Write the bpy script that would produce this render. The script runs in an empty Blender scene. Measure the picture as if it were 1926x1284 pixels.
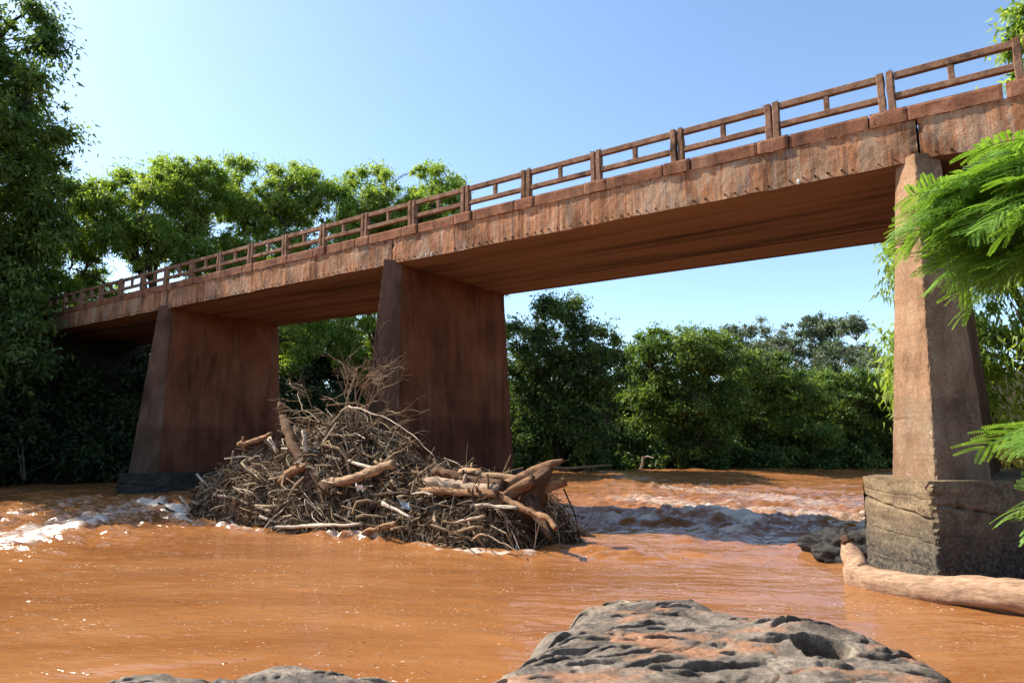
import bpy, math, random
import numpy as np
from mathutils import Vector

# ------------------------------------------------------------------ camera, sky, sun, exposure
scene = bpy.context.scene
COL = scene.collection
R = math.radians
cam_d = bpy.data.cameras.new("camera")
cam = bpy.data.objects.new("camera", cam_d)
COL.objects.link(cam)
cam.location = (0, 0, 2.0)
cam.rotation_euler = (R(90 + 8.876), 0, R(36.753))
cam_d.lens = 24.07
cam_d.sensor_width = 36
cam_d.clip_start = 0.05
cam_d.clip_end = 3000
scene.camera = cam

SUN_AZ, SUN_EL = R(104.5), R(46)            # azimuth measured from +Y towards -X
sun_dir = Vector((-math.sin(SUN_AZ) * math.cos(SUN_EL), math.cos(SUN_AZ) * math.cos(SUN_EL), math.sin(SUN_EL)))
w = bpy.data.worlds.new("World")
scene.world = w
w.use_nodes = True
nt = w.node_tree
nt.nodes.clear()
sky = nt.nodes.new("ShaderNodeTexSky")
sky.sky_type = 'NISHITA'
sky.sun_disc = False
sky.sun_elevation = SUN_EL
sky.sun_rotation = -SUN_AZ
sky.altitude = 300
sky.air_density = 1.0
sky.dust_density = 0.9
sky.ozone_density = 1.6
bg = nt.nodes.new("ShaderNodeBackground")
bg.inputs['Strength'].default_value = 0.125
wo = nt.nodes.new("ShaderNodeOutputWorld")
tintn = nt.nodes.new("ShaderNodeMix")             # white balance of the daylight sky
tintn.data_type = 'RGBA'
tintn.blend_type = 'MULTIPLY'
tintn.inputs[0].default_value = 1.0
tintn.inputs[7].default_value = (1.0, 1.05, 1.06, 1)
nt.links.new(sky.outputs[0], tintn.inputs[6])
nt.links.new(tintn.outputs[2], bg.inputs[0])
nt.links.new(bg.outputs[0], wo.inputs[0])

sd = bpy.data.lights.new("sun", 'SUN')
sd.energy = 5.0
sd.angle = R(0.53)
sd.color = (1.0, 0.94, 0.84)
so = bpy.data.objects.new("sun", sd)
COL.objects.link(so)
so.rotation_euler = (-sun_dir).to_track_quat('-Z', 'Y').to_euler()

vs = scene.view_settings
vs.view_transform = 'Standard'
vs.look = 'None'
vs.gamma = 1
vs.exposure = 1.08
vs.use_curve_mapping = False
scene.cycles.use_denoising = True
scene.cycles.max_bounces = 8
scene.cycles.sample_clamp_indirect = 6

# ------------------------------------------------------------------ numeric helpers
rng = np.random.default_rng(7)
random.seed(7)

class Noise:
    def __init__(s, seed):
        r = np.random.default_rng(seed)
        s.p = np.tile(r.permutation(512), 3)
        s.v = r.random(512) * 2 - 1
    def h(s, i, j, k):
        return s.v[s.p[s.p[s.p[i & 511] + (j & 511)] + (k & 511)]]
    def n3(s, x, y, z=0.0):
        x, y, z = np.broadcast_arrays(np.asarray(x, float), np.asarray(y, float), np.asarray(z, float))
        xi, yi, zi = (np.floor(a).astype(np.int64) for a in (x, y, z))
        fx, fy, fz = x - xi, y - yi, z - zi
        u, v, ww = (f * f * f * (f * (f * 6 - 15) + 10) for f in (fx, fy, fz))
        r = 0
        for a in (0, 1):
            for b in (0, 1):
                for c in (0, 1):
                    r = r + s.h(xi + a, yi + b, zi + c) * (u if a else 1 - u) * (v if b else 1 - v) * (ww if c else 1 - ww)
        return r
    def fbm(s, x, y, z=0.0, o=4, g=0.5, l=2.03):
        a, t, f = 1.0, 0, 1.0
        for i in range(o):
            t = t + a * s.n3(np.asarray(x) * f + i * 17.3, np.asarray(y) * f + i * 5.1, np.asarray(z) * f)
            a *= g
            f *= l
        return t
NZ = [Noise(i) for i in range(6)]

def sstep(a, b, x):
    t = np.clip((x - a) / (b - a), 0, 1)
    return t * t * (3 - 2 * t)

def poly_dist(px, py, pts, closed=False):
    """distance to a polyline and the side (+1 left of travel)"""
    pts = np.asarray(pts, float)
    seg = list(zip(pts[:-1], pts[1:])) + ([(pts[-1], pts[0])] if closed else [])
    best = np.full(np.shape(px), 1e9)
    side = np.ones(np.shape(px))
    for a, b in seg:
        d = b - a
        t = np.clip(((px - a[0]) * d[0] + (py - a[1]) * d[1]) / (d @ d), 0, 1)
        qx, qy = px - a[0] - t * d[0], py - a[1] - t * d[1]
        dd = np.hypot(qx, qy)
        m = dd < best
        best = np.where(m, dd, best)
        side = np.where(m, np.sign(d[0] * (py - a[1]) - d[1] * (px - a[0])), side)
    return best, side

def inside(px, py, pts):
    pts = np.asarray(pts, float)
    c = np.zeros(np.shape(px), bool)
    j = len(pts) - 1
    for i in range(len(pts)):
        xi, yi, xj, yj = *pts[i], *pts[j]
        hit = ((yi > py) != (yj > py)) & (px < (xj - xi) * (py - yi) / (yj - yi + 1e-12) + xi)
        c ^= hit
        j = i
    return c

# ------------------------------------------------------------------ mesh helpers
def tag(o, label=None, cat=None, group=None, kind=None):
    if label: o["label"] = label
    if cat: o["category"] = cat
    if group: o["group"] = group
    if kind: o["kind"] = kind
    return o

class MB:
    """gathers vertices and faces and links them as ONE mesh object"""
    def __init__(s):
        s.v, s.f, s.n, s.t = [], [], 0, []
    def add(s, v, faces, tint=0.5):
        v = np.asarray(v, float).reshape(-1, 3)
        for f in faces:
            f = np.asarray(f, np.int64)
            if f.size: s.f.append(f + s.n)
        s.v.append(v)
        s.t.append(np.broadcast_to(np.asarray(tint, float), (len(v),)))
        s.n += len(v)
    def box(s, x0, x1, y0, y1, z0, z1, g=0.0, tint=0.5):
        """box whose top and bottom follow the grade g along x"""
        v = [(x, y, z - g * x) for z in (z0, z1) for y in (y0, y1) for x in (x0, x1)]
        s.add(v, [[(0, 2, 3, 1), (4, 5, 7, 6), (0, 1, 5, 4), (2, 6, 7, 3), (0, 4, 6, 2), (1, 3, 7, 5)]], tint)
    def tube(s, pts, rad, sides=6, tint=0.5, wob=0.0, jag=0.0):
        v, q, c = tube(pts, rad, sides, wob, jag)
        s.add(v, [q, c], tint)
    def grid(s, P, tint=0.5, flip=False):
        """P: (n, m, 3)"""
        n, m = P.shape[:2]
        i = np.arange(n * m).reshape(n, m)
        q = np.stack([i[:-1, :-1], i[1:, :-1], i[1:, 1:], i[:-1, 1:]], -1).reshape(-1, 4)
        if flip: q = q[:, ::-1]
        s.add(P.reshape(-1, 3), [q], np.ravel(tint) if np.ndim(tint) else tint)
    def mesh(s, name, mat, org=(0, 0, 0), smooth=False):
        v = np.concatenate(s.v) - np.asarray(org, float)
        tint = np.concatenate(s.t)
        me = bpy.data.meshes.new(name)
        loops, tot = [], []
        for f in s.f:
            loops.append(f.ravel())
            tot.append(np.full(len(f), f.shape[1]))
        loops = np.concatenate(loops).astype(np.int32)
        tot = np.concatenate(tot).astype(np.int32)
        st = np.concatenate([[0], np.cumsum(tot)[:-1]]).astype(np.int32)
        me.vertices.add(len(v))
        me.vertices.foreach_set("co", v.astype(np.float32).ravel())
        me.loops.add(len(loops))
        me.loops.foreach_set("vertex_index", loops)
        me.polygons.add(len(tot))
        me.polygons.foreach_set("loop_start", st)
        me.polygons.foreach_set("loop_total", tot)
        me.polygons.foreach_set("use_smooth", np.full(len(tot), bool(smooth)))
        a = me.attributes.new("tint", 'FLOAT', 'POINT')
        a.data.foreach_set("value", tint.astype(np.float32))
        me.update(calc_edges=True)
        me.validate()
        me.materials.append(mat)
        return me
    def build(s, name, mat, parent=None, org=None, smooth=False, kind=None):
        """org: world place of the object's own origin (default: the parent's)"""
        po = np.array(parent["_at"]) if parent is not None else np.zeros(3)
        if org is None: org = po
        return link(name, s.mesh(name, mat, org, smooth), parent, org, kind)

def link(name, me, parent=None, org=(0, 0, 0), kind=None):
    po = np.array(parent["_at"]) if parent is not None else np.zeros(3)
    o = bpy.data.objects.new(name, me)
    COL.objects.link(o)
    o.parent = parent
    o.location = tuple(np.asarray(org, float) - po)
    o["_at"] = [float(c) for c in org]
    if kind: o["kind"] = kind
    return o

def thing(name, at, label, cat, group=None):
    return tag(link(name, None, None, at), label, cat, group)

def tube(pts, rad, sides=6, wob=0.0, jag=0.0):
    P = np.asarray(pts, float)
    n = len(P)
    rad = np.broadcast_to(np.asarray(rad, float), (n,))
    T = np.gradient(P, axis=0)
    T /= np.linalg.norm(T, axis=1)[:, None] + 1e-9
    m = np.abs(T.mean(0))
    ref = np.eye(3)[np.argmin(m)]
    A = np.cross(T, ref)
    A /= np.linalg.norm(A, axis=1)[:, None] + 1e-9
    B = np.cross(T, A)
    th = np.arange(sides) * 2 * np.pi / sides
    rr = rad[:, None] * np.ones(sides)
    if wob:
        al = np.concatenate([[0], np.cumsum(np.linalg.norm(np.diff(P, axis=0), axis=1))])[:, None]
        k = NZ[3].n3(np.cos(th) * 2.2 + P[0, 0] * 3, np.sin(th) * 2.2 + P[0, 1] * 7, al * 1.1 + 0 * th) + 0.7 * NZ[2].n3(np.cos(th) * 3 + 9, np.sin(th) * 3 + P[0, 0] * 5, al * 6 + 0 * th)
        rr = rr * (1 + wob * k)
    V = P[:, None] + A[:, None] * (np.cos(th)[None, :, None] * rr[..., None]) + B[:, None] * (np.sin(th)[None, :, None] * rr[..., None])
    if jag:
        rj = np.random.default_rng(int(abs(P[0, 0] * 977 + P[-1, 2] * 131)) % 99991)
        V[0] -= T[0] * (rj.random(sides) * jag * rad[0])[:, None]
        V[-1] += T[-1] * (rj.random(sides) * jag * rad[-1])[:, None]
    i = np.arange(n * sides).reshape(n, sides)
    j = np.roll(i, -1, 1)
    q = np.stack([i[:-1], j[:-1], j[1:], i[1:]], -1).reshape(-1, 4)
    V = V.reshape(-1, 3)
    c0, c1 = len(V), len(V) + 1
    V = np.concatenate([V, P[:1], P[-1:]])
    c = np.concatenate([np.stack([j[0], i[0], np.full(sides, c0)], -1), np.stack([i[-1], j[-1], np.full(sides, c1)], -1)])
    return V, q, c

def smooth_path(pts, n):
    P = np.asarray(pts, float)
    if len(P) < 3:
        t = np.linspace(0, 1, n)[:, None]
        return P[0] * (1 - t) + P[-1] * t
    Q = np.concatenate([2 * P[:1] - P[1:2], P, 2 * P[-1:] - P[-2:-1]])
    out = []
    for t in np.linspace(0, len(P) - 1 - 1e-6, n):
        k = int(t)
        f = t - k
        a, b, c, d = Q[k:k + 4]
        out.append(0.5 * ((2 * b) + (c - a) * f + (2 * a - 5 * b + 4 * c - d) * f * f + (3 * b - a - 3 * c + d) * f ** 3))
    return np.array(out)

# ------------------------------------------------------------------ materials
def new_mat(name):
    m = bpy.data.materials.new(name)
    m.use_nodes = True
    t = m.node_tree
    b = t.nodes["Principled BSDF"]
    return m, t, b

def nd(t, typ, **kw):
    n = t.nodes.new(typ)
    for k, v in kw.items():
        if k in n.inputs: n.inputs[k].default_value = v
        else: setattr(n, k, v)
    return n

def pos(t, scale=(1, 1, 1)):
    g = nd(t, "ShaderNodeNewGeometry")
    m = nd(t, "ShaderNodeMapping")
    m.inputs['Scale'].default_value = scale
    t.links.new(g.outputs['Position'], m.inputs['Vector'])
    return m.outputs[0]

def noise(t, scale, detail=4, rough=0.55, s3=(1, 1, 1), dist=0.0):
    n = nd(t, "ShaderNodeTexNoise", Scale=scale, Detail=detail, Roughness=rough, Distortion=dist)
    t.links.new(pos(t, s3), n.inputs['Vector'])
    return n.outputs['Fac']

def ramp(t, fac, stops):
    r = nd(t, "ShaderNodeValToRGB")
    e = r.color_ramp.elements
    while len(e) < len(stops): e.new(0.5)
    for el, (p, c) in zip(e, stops):
        el.position = p
        el.color = (*c, 1) if len(c) == 3 else c
    t.links.new(fac, r.inputs[0])
    return r.outputs[0]

def g(v): return (v, v, v)

def mix(t, fac, a, b, mode='MIX'):
    m = nd(t, "ShaderNodeMix", data_type='RGBA', blend_type=mode)
    for s, v in ((m.inputs[0], fac), (m.inputs[6], a), (m.inputs[7], b)):
        if hasattr(v, 'node'): t.links.new(v, s)
        elif isinstance(v, (int, float)): s.default_value = v
        else: s.default_value = (*v, 1)
    return m.outputs[2]

def math_(t, op, a, b=0.0):
    m = nd(t, "ShaderNodeMath", operation=op)
    for s, v in ((m.inputs[0], a), (m.inputs[1], b)):
        if hasattr(v, 'node'): t.links.new(v, s)
        else: s.default_value = v
    return m.outputs[0]

def bump(t, b, h, strength=0.5, dist=0.02):
    n = nd(t, "ShaderNodeBump", Strength=strength, Distance=dist)
    t.links.new(h, n.inputs['Height'])
    t.links.new(n.outputs[0], b.inputs['Normal'])
    return n

def attr(t, name="tint"):
    return nd(t, "ShaderNodeAttribute", attribute_name=name).outputs['Fac']

def fin(t, b, col, rough=0.9, spec=0.2, k=0.78):
    t.links.new(mix(t, 1.0, col, g(k), 'MULTIPLY'), b.inputs['Base Color'])
    b.inputs['Roughness'].default_value = rough
    b.inputs['Specular IOR Level'].default_value = spec

M = {}

def m_girder():
    m, t, b = new_mat("stained_girder_concrete")
    run = noise(t, 1.0, 5, 0.6, (5.5, 5.5, 0.22))          # long vertical runs
    run2 = noise(t, 1.0, 4, 0.65, (17, 17, 0.8), 0.4)
    blot = noise(t, 1.0, 5, 0.65, (1.3, 1.3, 0.8))
    c = ramp(t, run, [(0.34, (0.10, 0.07, 0.055)), (0.41, (0.42, 0.19, 0.095)), (0.48, (0.60, 0.27, 0.125)), (0.54, (0.72, 0.45, 0.26)), (0.59, (0.50, 0.15, 0.065)), (0.66, (0.50, 0.41, 0.31))])
    c2 = ramp(t, run2, [(0.34, (0.08, 0.06, 0.05)), (0.44, (0.52, 0.21, 0.10)), (0.55, (0.62, 0.26, 0.115)), (0.66, (0.74, 0.56, 0.38))])
    c = mix(t, 0.5, c, c2)
    dk = ramp(t, blot, [(0.38, g(0.45)), (0.58, g(1.0))])
    c = mix(t, 1.0, c, dk, 'MULTIPLY')
    pale = noise(t, 1.0, 5, 0.65, (1.1, 1.1, 0.5), 0.5)
    c = mix(t, ramp(t, pale, [(0.50, g(0)), (0.66, g(0.65))]), c, (0.62, 0.45, 0.30))
    c = mix(t, ramp(t, noise(t, 1.0, 6, 0.7, (2.6, 2.6, 0.5), 0.6), [(0.56, g(0)), (0.70, g(0.75))]), c, (0.26, 0.235, 0.21))
    pit = noise(t, 30, 3, 0.7)
    c = mix(t, 0.8, c, ramp(t, pit, [(0.3, g(0.35)), (0.42, g(1.0))]), 'MULTIPLY')
    fin(t, b, c, 0.95, 0.1)
    h = math_(t, 'ADD', pit, math_(t, 'MULTIPLY', run2, 0.6))
    bump(t, b, h, 0.6, 0.02)
    return m
M['girder'] = m_girder()

def m_conc(name, stops, sc=1.2, s3=(1, 1, 1), fine=(0.55, 1.15), bstr=0.4, scratch=None, base_dark=None, drip=None):
    m, t, b = new_mat(name)
    c = ramp(t, noise(t, sc, 6, 0.62, s3, 0.3), stops)
    f = noise(t, 24, 5, 0.7)
    c = mix(t, 1.0, c, ramp(t, f, [(0.3, g(fine[0])), (0.7, g(fine[1]))]), 'MULTIPLY')
    if drip:
        k = noise(t, 1.0, 5, 0.65, (2.4, 2.4, 0.25), 0.8)
        c = mix(t, drip, c, ramp(t, k, [(0.36, g(0.25)), (0.5, g(1.0)), (0.64, (1.25, 1.2, 1.15))]), 'MULTIPLY')
        z = nd(t, "ShaderNodeSeparateXYZ")
        t.links.new(pos(t), z.inputs[0])
        zz = math_(t, 'ADD', z.outputs[2], math_(t, 'MULTIPLY', math_(t, 'SUBTRACT', noise(t, 1.0, 5, 0.65, (1.5, 1.5, 3)), 0.5), 0.5))
        q = nd(t, "ShaderNodeMapRange")
        q.inputs[1].default_value, q.inputs[2].default_value = 2.75, 2.95
        t.links.new(zz, q.inputs[0])
        c = mix(t, q.outputs[0], mix(t, 1.0, c, (0.72, 0.74, 0.76), 'MULTIPLY'), c)
    if scratch:
        k = noise(t, 1.0, 3, 0.6, scratch, 1.6)
        k2 = noise(t, 2.0, 3, 0.6)
        line = math_(t, 'MULTIPLY', ramp(t, k, [(0.487, g(0)), (0.5, g(1)), (0.513, g(0))]), ramp(t, k2, [(0.54, g(0)), (0.70, g(0.75))]))
        c = mix(t, line, c, (0.75, 0.62, 0.46))
    if base_dark:
        z = nd(t, "ShaderNodeSeparateXYZ")
        t.links.new(pos(t), z.inputs[0])
        zz = math_(t, 'ADD', z.outputs[2], math_(t, 'MULTIPLY', math_(t, 'SUBTRACT', noise(t, 2.5, 4, 0.6), 0.5), 0.9))
        lo, hi, cc = base_dark
        k = nd(t, "ShaderNodeMapRange")
        k.inputs[1].default_value, k.inputs[2].default_value = lo, hi
        t.links.new(zz, k.inputs[0])
        wet = mix(t, 1.0, ramp(t, noise(t, 16, 6, 0.75), [(0.42, cc), (0.66, (0.20, 0.165, 0.115))]), g(1.0), 'MULTIPLY')
        c = mix(t, k.outputs[0], wet, c)
    fin(t, b, c, 0.93, 0.12)
    bump(t, b, f, bstr, 0.012)
    return m
M['curb'] = m_conc("curb_concrete", [(0.3, (0.20, 0.085, 0.05)), (0.5, (0.38, 0.16, 0.085)), (0.72, (0.48, 0.25, 0.15))], 1.5, drip=0.5)
M['rail'] = m_conc("railing_concrete", [(0.3, (0.10, 0.065, 0.045)), (0.45, (0.34, 0.175, 0.10)), (0.6, (0.44, 0.25, 0.16)), (0.75, (0.18, 0.115, 0.08))], 3.0)
M['soffit'] = m_conc("soffit_concrete", [(0.3, (0.08, 0.05, 0.035)), (0.5, (0.30, 0.17, 0.11)), (0.7, (0.37, 0.23, 0.15))], 1.0, (0.12, 1.6, 1), (0.8, 1.08), 0.2)
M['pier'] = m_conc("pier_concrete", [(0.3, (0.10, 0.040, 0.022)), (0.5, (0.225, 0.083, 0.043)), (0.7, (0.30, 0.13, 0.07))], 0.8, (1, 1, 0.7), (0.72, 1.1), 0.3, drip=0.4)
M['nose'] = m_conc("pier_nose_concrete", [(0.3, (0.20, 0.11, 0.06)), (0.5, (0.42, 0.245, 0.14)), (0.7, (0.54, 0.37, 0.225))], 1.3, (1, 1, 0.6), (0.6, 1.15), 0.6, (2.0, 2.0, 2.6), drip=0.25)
M['noseshade'] = m_conc("shaded_pier_nose_concrete", [(0.3, (0.09, 0.05, 0.034)), (0.5, (0.17, 0.095, 0.062)), (0.7, (0.24, 0.15, 0.10))], 1.3, (1, 1, 0.6), (0.7, 1.12), 0.5, drip=0.35)  # darker copy of the nose concrete, with the shade painted into its colour
M['footshade'] = m_conc("shaded_footing_concrete", [(0.3, (0.03, 0.027, 0.024)), (0.6, (0.08, 0.068, 0.055))], 2.0, (1, 1, 2), (0.5, 1.2), 0.8)  # near-black concrete: shade of the left spans and footings put into the colour
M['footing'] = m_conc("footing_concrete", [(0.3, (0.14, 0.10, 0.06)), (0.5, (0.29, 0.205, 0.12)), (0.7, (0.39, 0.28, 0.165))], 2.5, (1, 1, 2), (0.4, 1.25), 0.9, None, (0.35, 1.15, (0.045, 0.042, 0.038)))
M['deck'] = m_conc("deck_asphalt", [(0.3, g(0.05)), (0.7, g(0.08))], 4)
M['mud'] = m_conc("bank_soil", [(0.3, (0.025, 0.022, 0.011)), (0.6, (0.06, 0.042, 0.02))], 0.8, (1, 1, 1), (0.6, 1.1), 0.8)

def m_plain(name, col, rough=0.8):
    m, t, b = new_mat(name)
    f = noise(t, 14, 4, 0.6)
    c = mix(t, 1.0, col, ramp(t, f, [(0.3, g(0.6)), (0.7, g(1.2))]), 'MULTIPLY')
    fin(t, b, c, rough, 0.2)
    return m
M['bore'] = m_plain("drain_bore", (0.03, 0.02, 0.015))
M['rust'] = m_plain("rusty_wire", (0.12, 0.05, 0.03))
M['lime'] = m_plain("lime_white", (0.8, 0.78, 0.72))

def m_wood(name, stops, grain=8.0):
    m, t, b = new_mat(name)
    c = ramp(t, attr(t), stops)
    f = math_(t, 'ADD', math_(t, 'MULTIPLY', noise(t, grain, 6, 0.75, (0.45, 2.6, 3.4), 1.2), 0.7), math_(t, 'MULTIPLY', noise(t, grain * 0.5, 5, 0.7), 0.3))
    c = mix(t, 1.0, c, ramp(t, f, [(0.36, g(0.3)), (0.46, g(0.8)), (0.54, g(1.05)), (0.64, g(1.4))]), 'MULTIPLY')
    fin(t, b, c, 0.85, 0.15)
    bump(t, b, f, 0.9, 0.035)
    return m
M['stick'] = m_wood("dry_sticks", [(0.0, (0.025, 0.015, 0.009)), (0.35, (0.11, 0.060, 0.030)), (0.6, (0.34, 0.22, 0.12)), (0.85, (0.58, 0.43, 0.27)), (1.0, (0.75, 0.62, 0.45))])
M['log'] = m_wood("driftwood", [(0.0, (0.04, 0.025, 0.016)), (0.3, (0.16, 0.085, 0.045)), (0.5, (0.36, 0.19, 0.095)), (0.75, (0.50, 0.32, 0.19)), (1.0, (0.72, 0.60, 0.46))], 6.0)

def m_biglog():
    m, t, b = new_mat("barkless_log_wood")
    f = noise(t, 1.0, 6, 0.65, (1.4, 26, 26), 0.3)
    f2 = noise(t, 3.0, 4, 0.6)
    c = ramp(t, f, [(0.3, (0.22, 0.12, 0.07)), (0.5, (0.43, 0.26, 0.155)), (0.7, (0.55, 0.37, 0.24))])
    c = mix(t, 1.0, c, ramp(t, f2, [(0.3, g(0.7)), (0.55, g(1.0))]), 'MULTIPLY')
    fin(t, b, c, 0.8, 0.2)
    bump(t, b, f, 0.5, 0.02)
    return m
M['biglog'] = m_biglog()

def m_bark(name, a, c_):
    m, t, b = new_mat(name)
    f = noise(t, 1.0, 5, 0.65, (9, 9, 2.2))
    c = ramp(t, f, [(0.35, a), (0.65, c_)])
    fin(t, b, c, 0.9, 0.1)
    bump(t, b, f, 0.7, 0.04)
    return m
M['bark'] = m_bark("brown_bark", (0.035, 0.026, 0.02), (0.15, 0.115, 0.085))
M['palebark'] = m_bark("pale_bark", (0.16, 0.13, 0.10), (0.42, 0.36, 0.29))

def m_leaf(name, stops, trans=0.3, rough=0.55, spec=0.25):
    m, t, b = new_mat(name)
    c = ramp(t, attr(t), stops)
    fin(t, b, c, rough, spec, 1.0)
    tr = nd(t, "ShaderNodeBsdfTranslucent")
    t.links.new(mix(t, 1.0, c, (1.3, 1.25, 0.45), 'MULTIPLY'), tr.inputs[0])
    mx = nd(t, "ShaderNodeMixShader")
    mx.inputs[0].default_value = trans
    o = t.nodes["Material Output"]
    t.links.new(b.outputs[0], mx.inputs[1])
    t.links.new(tr.outputs[0], mx.inputs[2])
    t.links.new(mx.outputs[0], o.inputs[0])
    return m
M['leaf'] = m_leaf("bright_leaves", [(0, (0.13, 0.21, 0.035)), (0.5, (0.25, 0.36, 0.075)), (1, (0.36, 0.45, 0.15))], 0.55)
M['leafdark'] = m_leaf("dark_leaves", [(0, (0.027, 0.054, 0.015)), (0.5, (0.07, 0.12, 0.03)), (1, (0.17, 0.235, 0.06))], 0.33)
M['leafshade'] = m_leaf("shaded_leaves", [(0, (0.012, 0.024, 0.008)), (0.5, (0.026, 0.046, 0.013)), (1, (0.06, 0.085, 0.025))], 0.2)  # leaf colours darkened to paint in the deep shade of the left bank
M['leafmid'] = m_leaf("mid_green_leaves", [(0, (0.05, 0.09, 0.02)), (0.5, (0.11, 0.18, 0.04)), (1, (0.24, 0.32, 0.08))], 0.45)
M['leafgrey'] = m_leaf("grey_green_leaves", [(0, (0.06, 0.085, 0.05)), (0.5, (0.115, 0.15, 0.085)), (1, (0.19, 0.22, 0.14))], 0.25)  # eucalypt grey-green that also stands in for distance haze
M['frond'] = m_leaf("feathery_leaflets", [(0, (0.09, 0.18, 0.03)), (0.5, (0.18, 0.33, 0.055)), (1, (0.33, 0.46, 0.14))], 0.4, 0.38, 0.5)
M['twig'] = m_plain("green_twig", (0.10, 0.10, 0.04))

def flow(t, scale):
    """position turned into along-stream / across-stream axes, then scaled"""
    g_ = nd(t, "ShaderNodeNewGeometry")
    m = nd(t, "ShaderNodeMapping")
    m.inputs['Rotation'].default_value = (0, 0, R(-33))
    m2 = nd(t, "ShaderNodeMapping")
    m2.inputs['Scale'].default_value = scale
    t.links.new(g_.outputs['Position'], m.inputs['Vector'])
    t.links.new(m.outputs[0], m2.inputs['Vector'])
    return m2.outputs[0]

def fnoise(t, s3, detail=4, rough=0.55, dist=0.0):
    n = nd(t, "ShaderNodeTexNoise", Scale=1.0, Detail=detail, Roughness=rough, Distortion=dist)
    t.links.new(flow(t, s3), n.inputs['Vector'])
    return n.outputs['Fac']

def m_water():
    m, t, b = new_mat("muddy_water")
    c = ramp(t, fnoise(t, (0.17, 0.5, 1), 5, 0.55, 1.0), [(0.32, (0.205, 0.077, 0.023)), (0.5, (0.25, 0.099, 0.032)), (0.68, (0.305, 0.134, 0.05))])
    c = mix(t, 0.25, c, ramp(t, fnoise(t, (0.7, 1.8, 1), 5, 0.6, 1.4), [(0.35, (0.215, 0.078, 0.020)), (0.65, (0.33, 0.145, 0.05))]))
    fm = attr(t)
    fz = math_(t, 'ADD', math_(t, 'MULTIPLY', fnoise(t, (1.6, 5.0, 3), 6, 0.7, 0.8), 1.1), math_(t, 'MULTIPLY', fnoise(t, (9, 20, 9), 4, 0.75), 0.7))
    k = math_(t, 'MULTIPLY', math_(t, 'SUBTRACT', math_(t, 'ADD', fm, fz), 1.50), 2.0)
    cl = nd(t, "ShaderNodeClamp")
    t.links.new(k, cl.inputs[0])
    k = cl.outputs[0]
    fk = math_(t, 'MULTIPLY', ramp(t, fnoise(t, (17, 26, 17), 2, 0.5), [(0.675, g(0)), (0.70, g(1))]), ramp(t, fnoise(t, (0.55, 1.5, 1), 4, 0.65, 1.0), [(0.47, g(0.0)), (0.62, g(1.0))]))  # small white dots painted into the water colour as sun glints
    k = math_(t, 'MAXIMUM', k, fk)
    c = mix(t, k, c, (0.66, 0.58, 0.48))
    t.links.new(c, b.inputs['Base Color'])
    r = nd(t, "ShaderNodeMapRange")
    r.inputs[3].default_value, r.inputs[4].default_value = 0.09, 0.5
    t.links.new(k, r.inputs[0])
    t.links.new(r.outputs[0], b.inputs['Roughness'])
    b.inputs['IOR'].default_value = 1.33
    h = math_(t, 'ADD', fnoise(t, (1.9, 4.2, 3), 3, 0.5, 0.8), math_(t, 'MULTIPLY', fnoise(t, (8, 14, 9), 3, 0.6, 0.3), 0.2))
    sp = math_(t, 'MAXIMUM', math_(t, 'SUBTRACT', fnoise(t, (7, 11, 7), 2, 0.5), 0.60), 0.0)
    gate = ramp(t, fnoise(t, (0.5, 1.4, 1), 3, 0.6, 0.5), [(0.45, g(0.0)), (0.62, g(1.0))])
    h = math_(t, 'ADD', h, math_(t, 'MULTIPLY', math_(t, 'MULTIPLY', sp, gate), 9.0))
    bump(t, b, h, 0.42, 0.055)
    return m
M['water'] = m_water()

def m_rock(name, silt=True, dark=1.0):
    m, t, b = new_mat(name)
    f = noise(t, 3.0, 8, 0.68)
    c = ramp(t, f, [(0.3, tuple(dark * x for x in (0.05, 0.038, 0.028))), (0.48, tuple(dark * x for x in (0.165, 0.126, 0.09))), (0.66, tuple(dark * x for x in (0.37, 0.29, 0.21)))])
    f2 = noise(t, 22, 6, 0.7)
    c = mix(t, 1.0, c, ramp(t, f2, [(0.3, g(0.55)), (0.7, g(1.25))]), 'MULTIPLY')
    if silt:
        k = math_(t, 'ADD', attr(t), math_(t, 'MULTIPLY', math_(t, 'SUBTRACT', noise(t, 9, 6, 0.75), 0.5), 0.75))
        c = mix(t, ramp(t, k, [(0.62, g(0)), (0.82, g(0.45)), (0.98, g(0.9))]), c, (0.40, 0.185, 0.085))
    fin(t, b, c, 0.62, 0.35)
    f3 = noise(t, 90, 4, 0.75)
    bump(t, b, math_(t, 'ADD', math_(t, 'ADD', f2, math_(t, 'MULTIPLY', f3, 0.4)), math_(t, 'MULTIPLY', f, 1.5)), 0.8, 0.022)
    return m
M['rock'] = m_rock("basalt_with_silt")
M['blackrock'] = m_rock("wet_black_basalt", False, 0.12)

# ------------------------------------------------------------------ ground and river
LEFT_BANK = [(-46, -80), (-40, -10), (-37.5, 6), (-36.2, 13), (-35.2, 22), (-33, 33), (-29.2, 44.7), (-22.5, 54), (-12, 70), (8, 88), (45, 105), (400, 160)]
RIGHT_BANK = [(2.2, -80), (1.7, -10), (1.5, 8), (1.4, 16), (2.4, 25), (6, 38), (18, 54), (45, 74), (400, 125)]

def ground_z(x, y):
    dl, sl = poly_dist(x, y, LEFT_BANK)
    dr, sr = poly_dist(x, y, RIGHT_BANK)
    d = np.maximum(dl * sl, -dr * sr)              # + inland
    z = np.where(d > 0, 0.25 + 2.6 * sstep(0, 4.5, d) + 2.2 * sstep(5, 22, d), -1.3 + 1.5 * sstep(-2.2, 0, d))
    z = z + 9.0 * sstep(78, 135, y - 0.2 * x) * sstep(6, 40, d)
    return z + NZ[0].fbm(x * 0.35, y * 0.35, 0, 4) * 0.25 * sstep(-1, 2, d)

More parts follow.
